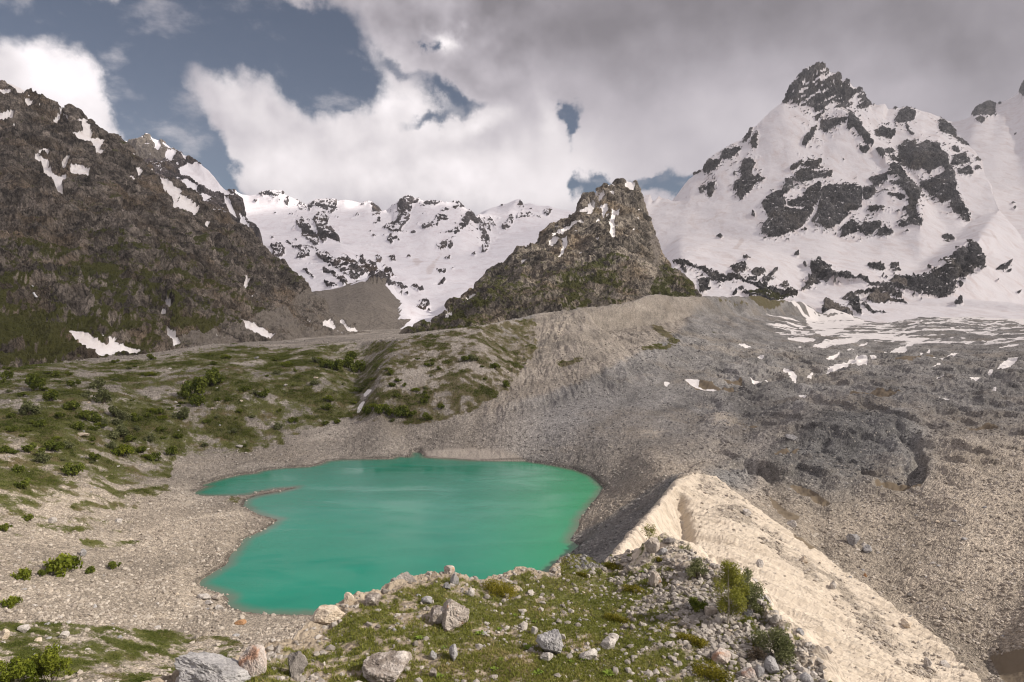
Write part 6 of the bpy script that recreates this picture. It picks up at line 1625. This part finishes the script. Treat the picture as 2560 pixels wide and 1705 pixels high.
def tree(name, px, py, wpx, hpx, mat, barkm, label, seed, n, leaf, crown0=0.16, lean=0.0, multi=1):
    """trunk with limbs and a loose crown of leaf-sized faces."""
    r = np.random.default_rng(seed)
    h = on_ground(px, py)
    k = h[1] / F
    w, t = wpx * k, hpx * k
    e = empty(name, h)
    lobes, limbs, trunks = [], [], []
    for q in range(multi):
        dx = 0 if multi == 1 else r.uniform(-.3, .3) * w
        pth = [(dx * s ** 1.2 + lean * t * s * s + .012 * t * math.sin(5 * s + q), .012 * t * math.cos(4 * s + q), -0.03 * t + t * 0.98 * s, (0.016 * t if multi == 1 else .010 * t) * (1.08 - s) + .006) for s in np.linspace(0, 1, 9)]
        trunks.append(pth)
        m = 16 if multi == 1 else 6
        for i in range(m):
            s = crown0 + (1 - crown0) * (i + r.random()) / m
            a = r.uniform(0, 6.28)
            prof = math.sin(math.pi * min(1, (s - crown0) / (1 - crown0) * 0.82 + 0.18)) ** 0.8
            L = 0.5 * w * prof * r.uniform(.6, 1.05) * (1 if multi == 1 else .6)
            bx = np.interp(s, np.linspace(0, 1, 9), [p[0] for p in pth])
            tip = (bx + L * math.cos(a), L * math.sin(a), t * s * .98 + L * r.uniform(.1, .5))
            limbs.append([(bx + (tip[0] - bx) * u, tip[1] * u, t * s * .98 + (tip[2] - t * s * .98) * u, .006 * t * (1.1 - u) * (1.1 - s) + .004) for u in (0, .35, .7, 1)])
            for u in (.45, .8, 1.0):
                rad = (0.105 + 0.085 * r.random()) * w * (0.7 + 0.5 * prof)
                lobes.append((bx + (tip[0] - bx) * u + .03 * w * r.normal(), tip[1] * u + .03 * w * r.normal(), t * s * .98 + (tip[2] - t * s * .98) * u, rad, rad, rad * 1.15))
    v, f = tube(trunks, 7)
    mesh_object('trunk', v, f, barkm, e, smooth=True)
    v, f = tube(limbs, 5)
    mesh_object('limbs', v, f, barkm, e)
    V, Fc, tone = leaf_cloud(r, lobes, n, leaf)
    mesh_object('crown', V, Fc, LEAF[mat], e, attrs=dict(tone=tone))
    return tag(e, label, 'tree')


tree('birch_tree', 1820, 1562, 92, 160, 'birch', wbark, 'slender birch with a pale trunk on the right side of the knoll', 601, 9000, 0.055)
tree('birch_tree', 1868, 1536, 74, 112, 'grey', bark, 'paler greyish tree standing right behind the birch', 602, 4200, 0.060, 0.12)
tree('willow_sapling', 1622, 1358, 56, 46, 'yellow', bark, 'sparse yellowish sapling on the rocky hump against the cream slope', 603, 700, 0.055, 0.30, 0.0, 3)


def juniper(px, py, wpx, hpx, label, seed, rot=38):
    """a dense low cushion of needles hugging the slope."""
    h = on_ground(px, py + hpx * 0.30)
    k = h[1] / F
    r = np.random.default_rng(seed)
    L, W = 0.56 * math.hypot(wpx, hpx) * k, 0.40 * min(wpx, hpx) * k * 1.5
    hh = 0.62 * min(W, L)
    e = empty('juniper_bush', h, -R(rot))
    lobes = [(L * u, W * .35 * r.normal() * .5, hh * .30, L * .36, W * .62, hh * (1.0 - .4 * abs(u))) for u in np.linspace(-.62, .62, 6)]
    V, Fc, tone = leaf_cloud(r, lobes, int(2600 * (L * W / 0.8) ** 0.5) + 500, 0.045)
    V[:, 2] = np.maximum(V[:, 2], -0.05)
    mesh_object('needles', V, Fc, LEAF['juniper'], e, attrs=dict(tone=tone))
    v, f = tube([[(l[0] * t, l[1] * t, -0.1 + (l[2] + .1) * t, .03 * (1.2 - t)) for t in (0, .4, .8, 1)] for l in lobes], 5)
    mesh_object('branches', v, f, bark, e)
    return tag(e, label, 'juniper')


juniper(1246, 1460, 74, 70, 'large olive juniper cushion on the knoll edge above the lake', 701, 42)
juniper(1536, 1414, 46, 32, 'flat juniper at the knoll edge where the cream slope begins', 702, 36)
juniper(1456, 1436, 30, 18, 'smallest juniper patch in the turf below the knoll edge', 703, 34)
juniper(1582, 1470, 44, 34, 'juniper patch left of the red topped boulder', 704, 38)
juniper(1541, 1542, 58, 36, 'flat juniper in the middle of the stony turf', 705, 32)
juniper(1730, 1594, 72, 46, 'dense juniper cushion left of the birch foot', 706, 34)
juniper(1780, 1672, 84, 66, 'large juniper cushion near the bottom edge below the birch', 707, 40)
juniper(1650, 1396, 26, 18, 'little juniper under the rocks of the hump', 708, 30)

hm, hn, hb = material('herb_leaves')
hn.put(hb.inputs['Base Color'], hn.mix(hn.noise(hn.obj(), 6.0, 3, 0.5), (0.085, 0.135, 0.014), (0.16, 0.21, 0.035)))


def herb_geo(seed, leaves):
    r = np.random.default_rng(seed)
    V, Fc = [], []
    for q in range(leaves):
        a, L, up = 6.28 * q / leaves + r.uniform(-.3, .3), r.uniform(.6, 1.0), r.uniform(.35, .9)
        d, s = np.array((math.cos(a), math.sin(a), 0)), np.array((-math.sin(a), math.cos(a), 0))
        pts = [(0, .03), (.35, .13), (.7, .16), (1.0, .02)]
        b = len(V)
        for u, w in pts:
            c = d * L * u + np.array((0, 0, up * math.sin(u * 2.1) * .6))
            V += [c - s * w, c + s * w]
        Fc += [(b + 2 * i, b + 2 * i + 1, b + 2 * i + 3, b + 2 * i + 2) for i in range(3)]
    return np.array(V), np.array(Fc)


herb0 = mesh_object('herb', *herb_geo(1, 13), hm)
for i, (X, Y, w) in enumerate(((160, 740, 90), (670, 700, 100), (1075, 815, 90), (835, 660, 60), (790, 1000, 90), (1160, 1030, 110), (1750, 1040, 120), (570, 590, 50), (1130, 595, 50), (370, 820, 70), (970, 540, 50), (1540, 915, 80), (2030, 180, 60), (850, 910, 60), (330, 1060, 90), (1440, 930, 60))):
    px, py = 1000 + X * .2972, 1380 + Y * .2972
    h = on_ground(px, py)
    o = herb0.copy()
    COL.objects.link(o)
    s = w * .2972 * h[1] / F * 0.55
    o.location, o.scale, o.rotation_euler = h, (s, s, s), (0, 0, 1.7 * i)
    tag(o, 'bright green broad leaved herb in the turf of the knoll', 'plant', 'broad leaved herbs in the turf')
bpy.data.objects.remove(herb0)

def scrub(n, seed):
    """the low leafy ground cover of the slopes behind the lake."""
    r = np.random.default_rng(seed)
    wgt = np.where(hidden_knoll | (GY < 100), 0, sstep(veg, 0.5, 0.85)) * (0.05 + sstep(nz_a + 0.7 * nz_b, -0.05, 0.35)) * (GY < 800) * (np.abs(GX / GY) < 0.8) * sstep(d_sh, 2, 6)
    w = wgt.reshape(-1) / wgt.sum()
    pick = r.choice(len(w), n, p=w)
    y = np.exp(G.t0 + (pick // G.na + r.uniform(-.5, .5, n)) / (G.ny - 1) * (G.t1 - G.t0))
    x = (G.a0 + (pick % G.na + r.uniform(-.5, .5, n)) / (G.na - 1) * (G.a1 - G.a0)) * y
    z = G.height(x, y)
    k = 14
    s = (0.25 + 0.75 * r.random(n) ** 2) * np.clip(y / 300, .5, 1.6)
    d = r.normal(size=(n, k, 3)) * np.array((.62, .62, .30))
    c = np.stack((x, y, z), -1)[:, None] + d * s[:, None, None] + np.array((0, 0, .25)) * s[:, None, None]
    u = r.normal(size=(n, k, 3)); u /= np.linalg.norm(u, axis=-1, keepdims=True)
    v = np.cross(u, r.normal(size=(n, k, 3))); v /= np.linalg.norm(v, axis=-1, keepdims=True)
    ls = (0.22 * s)[:, None, None]
    V = np.stack((c - u * ls, c + v * ls * .7, c + u * ls, c - v * ls * .7), 2).reshape(-1, 3)
    tone = np.repeat(np.clip(0.45 + 0.9 * fbm(x / 12, y / 12, x * 0, 3, seed=79) + r.normal(0, .18, n), 0, 1), 4 * k)
    o = mesh_object('undergrowth', V, np.arange(len(V)).reshape(-1, 4), LEAF['scrub'], attrs=dict(tone=tone))
    o['kind'] = 'stuff'


LEAF['scrub'] = leaf_material('scrub_leaves', (0.056, 0.078, 0.013), (0.180, 0.195, 0.045), (0.130, 0.100, 0.052), 0.78)
scrub(46000, 61)

# ------------------------------------------------------------------ the small waterfall on the dark wall
def waterfall():
    pts = [(83, 714), (86, 725), (88, 735), (90, 746)]
    rows = []
    for k, (a, b) in enumerate(pts):
        d2 = (proj(M1.X, M1.Y, M1.Z)[0] - a) ** 2 + (proj(M1.X, M1.Y, M1.Z)[1] - b) ** 2
        d2 = d2 + (M1.Y * 0.02) ** 2 * 0.02
        q = np.unravel_index(np.argmin(d2), d2.shape)
        p = np.array((M1.X[q], M1.Y[q], M1.Z[q])) + np.array((0, -1.5, 0.6))
        rows.append(p)
    V, Fc = [], []
    for k, p in enumerate(rows):
        w = (0.8, 1.0, 1.3, 1.7)[k]
        V += [p + np.array((-w, 0, 0)), p + np.array((0, -0.5, 0)), p + np.array((w, 0, 0)), p + np.array((0, 0.8, 0))]
    for k in range(len(rows) - 1):
        for q in range(4):
            a, b = 4 * k + q, 4 * k + (q + 1) % 4
            Fc.append((a, b, b + 4, a + 4))
    m, n, b = material('falling_water')
    n.put(b.inputs['Base Color'], n.mix(n.noise(n.vmul(n.obj(), (1., 1., .2)), 1.2, 4, 0.6), (0.52, 0.52, 0.54), (0.78, 0.78, 0.80)))
    tag(mesh_object('waterfall', np.array(V), np.array(Fc), m, smooth=True), 'thin white waterfall on the dark rock wall at the left edge', 'waterfall')


waterfall()

# ------------------------------------------------------------------ unseen cloud sheet added out of frame, its thickness shaped to shade chosen ground
def build_shade_cloud():
    zc, nx, ny = 8000.0, 150, 170
    k = (zc / SUN_DIR.z)
    x, y = np.meshgrid(np.linspace(-6500, 6500, nx), np.concatenate((np.linspace(120, 1400, 90), np.linspace(1440, 9500, ny - 90))))
    n = fbm(x / 420, y / 420, np.zeros_like(x), 5, 0.55, seed=301)
    n2 = fbm(x / 110, y / 110, np.zeros_like(x), 4, 0.55, seed=302)

    def bl(cx, cy, rx, ry):
        return np.exp(-((x - cx) / rx) ** 2 - ((y - cy) / ry) ** 2)

    yb = 300 + 30 * sstep(x, -100, 60)  - 40 * sstep(x, 120, 260) + 120 * sstep(x, 300, 700)
    T = 1 - 0.60 * sstep(y + 90 * n2 + 40 * n, yb - 95, yb + 85)            # the share of sunlight let through
    T = T * (1 - 0.28 * bl(-1100, 1300, 1300, 900)) * (1 - 0.15 * bl(230, 400, 130, 90))
    T = T + (0.72 - T) * np.clip(1.3 * bl(120, 760, 330, 260), 0, 1)
    T = T + (0.78 - T) * np.clip(1.2 * bl(-80, 1600, 380, 480), 0, 1)
    T = T + (0.33 - T) * sstep(y, 2600, 3600)
    T = T + (1.0 - T) * sstep(-x + 250 * n, 2850, 3120) * sstep(y, 3450, 3750)
    T = T + (0.95 - T) * np.clip(1.4 * bl(-2450, 6300, 1000, 360), 0, 1)
    T = np.clip(T * (1 + 0.20 * n), 0.10, 1.0)
    edge = sstep(y, 120, 200) * (1 - sstep(y, 9000, 9500)) * sstep(x, -6500, -6000) * (1 - sstep(x, 6000, 6500))
    sigma = 0.0022
    h = -np.log(np.clip(T, 0.08, 0.995)) / sigma * SUN_DIR.z * edge + 1.0
    cx, cy = x + SUN_DIR.x * k, y + SUN_DIR.y * k
    top = np.stack((cx, cy, zc + h * 0.5), -1).reshape(-1, 3)
    bot = np.stack((cx, cy, zc - h * 0.5), -1).reshape(-1, 3)
    idx = np.arange(x.size).reshape(x.shape)
    q = np.stack((idx[:-1, :-1], idx[:-1, 1:], idx[1:, 1:], idx[1:, :-1]), -1).reshape(-1, 4)
    ring = np.concatenate((idx[0, :-1], idx[:-1, -1], idx[-1, :0:-1], idx[:0:-1, 0]))
    nxt = np.roll(ring, -1)
    side = np.stack((nxt, ring, ring + x.size, nxt + x.size), -1)
    f = np.concatenate((q, q[:, ::-1] + x.size, side))
    m = bpy.data.materials.new('shade_cloud_vapour')
    m.use_nodes = True
    t = m.node_tree
    t.nodes.remove(t.nodes['Principled BSDF'])
    v = t.nodes.new('ShaderNodeVolumePrincipled')
    v.inputs['Color'].default_value = (0.98, 0.98, 0.98, 1)
    v.inputs['Density'].default_value = sigma
    v.inputs['Anisotropy'].default_value = 0.4
    t.links.new(v.outputs[0], t.nodes['Material Output'].inputs['Volume'])
    c = mesh_object('shade_cloud', np.concatenate((top, bot)), f, m, smooth=True)
    c['kind'] = 'stuff'
    tag(c, 'unseen cloud high over the right side of the valley', 'shade_cloud')


build_shade_cloud()

# ------------------------------------------------------------------ the air of the valley
def build_haze():
    x0, x1, y0, y1, z0, z1 = -6200.0, 8200.0, -400.0, 8800.0, -700.0, 2250.0
    v = [(x, y, z) for z in (z0, z1) for y in (y0, y1) for x in (x0, x1)]
    f = [(0, 2, 3, 1), (4, 5, 7, 6), (0, 1, 5, 4), (2, 6, 7, 3), (0, 4, 6, 2), (1, 3, 7, 5)]
    m = bpy.data.materials.new('valley_air')
    m.use_nodes = True
    t = m.node_tree
    t.nodes.remove(t.nodes['Principled BSDF'])
    n = t.nodes.new('ShaderNodeVolumePrincipled')
    n.inputs['Color'].default_value = (0.90, 0.92, 0.97, 1)
    n.inputs['Density'].default_value = 0.000025
    n.inputs['Anisotropy'].default_value = 0.2
    t.links.new(n.outputs[0], t.nodes['Material Output'].inputs['Volume'])
    o = mesh_object('haze', np.array(v), np.array(f), m)
    o['kind'] = 'stuff'


build_haze()
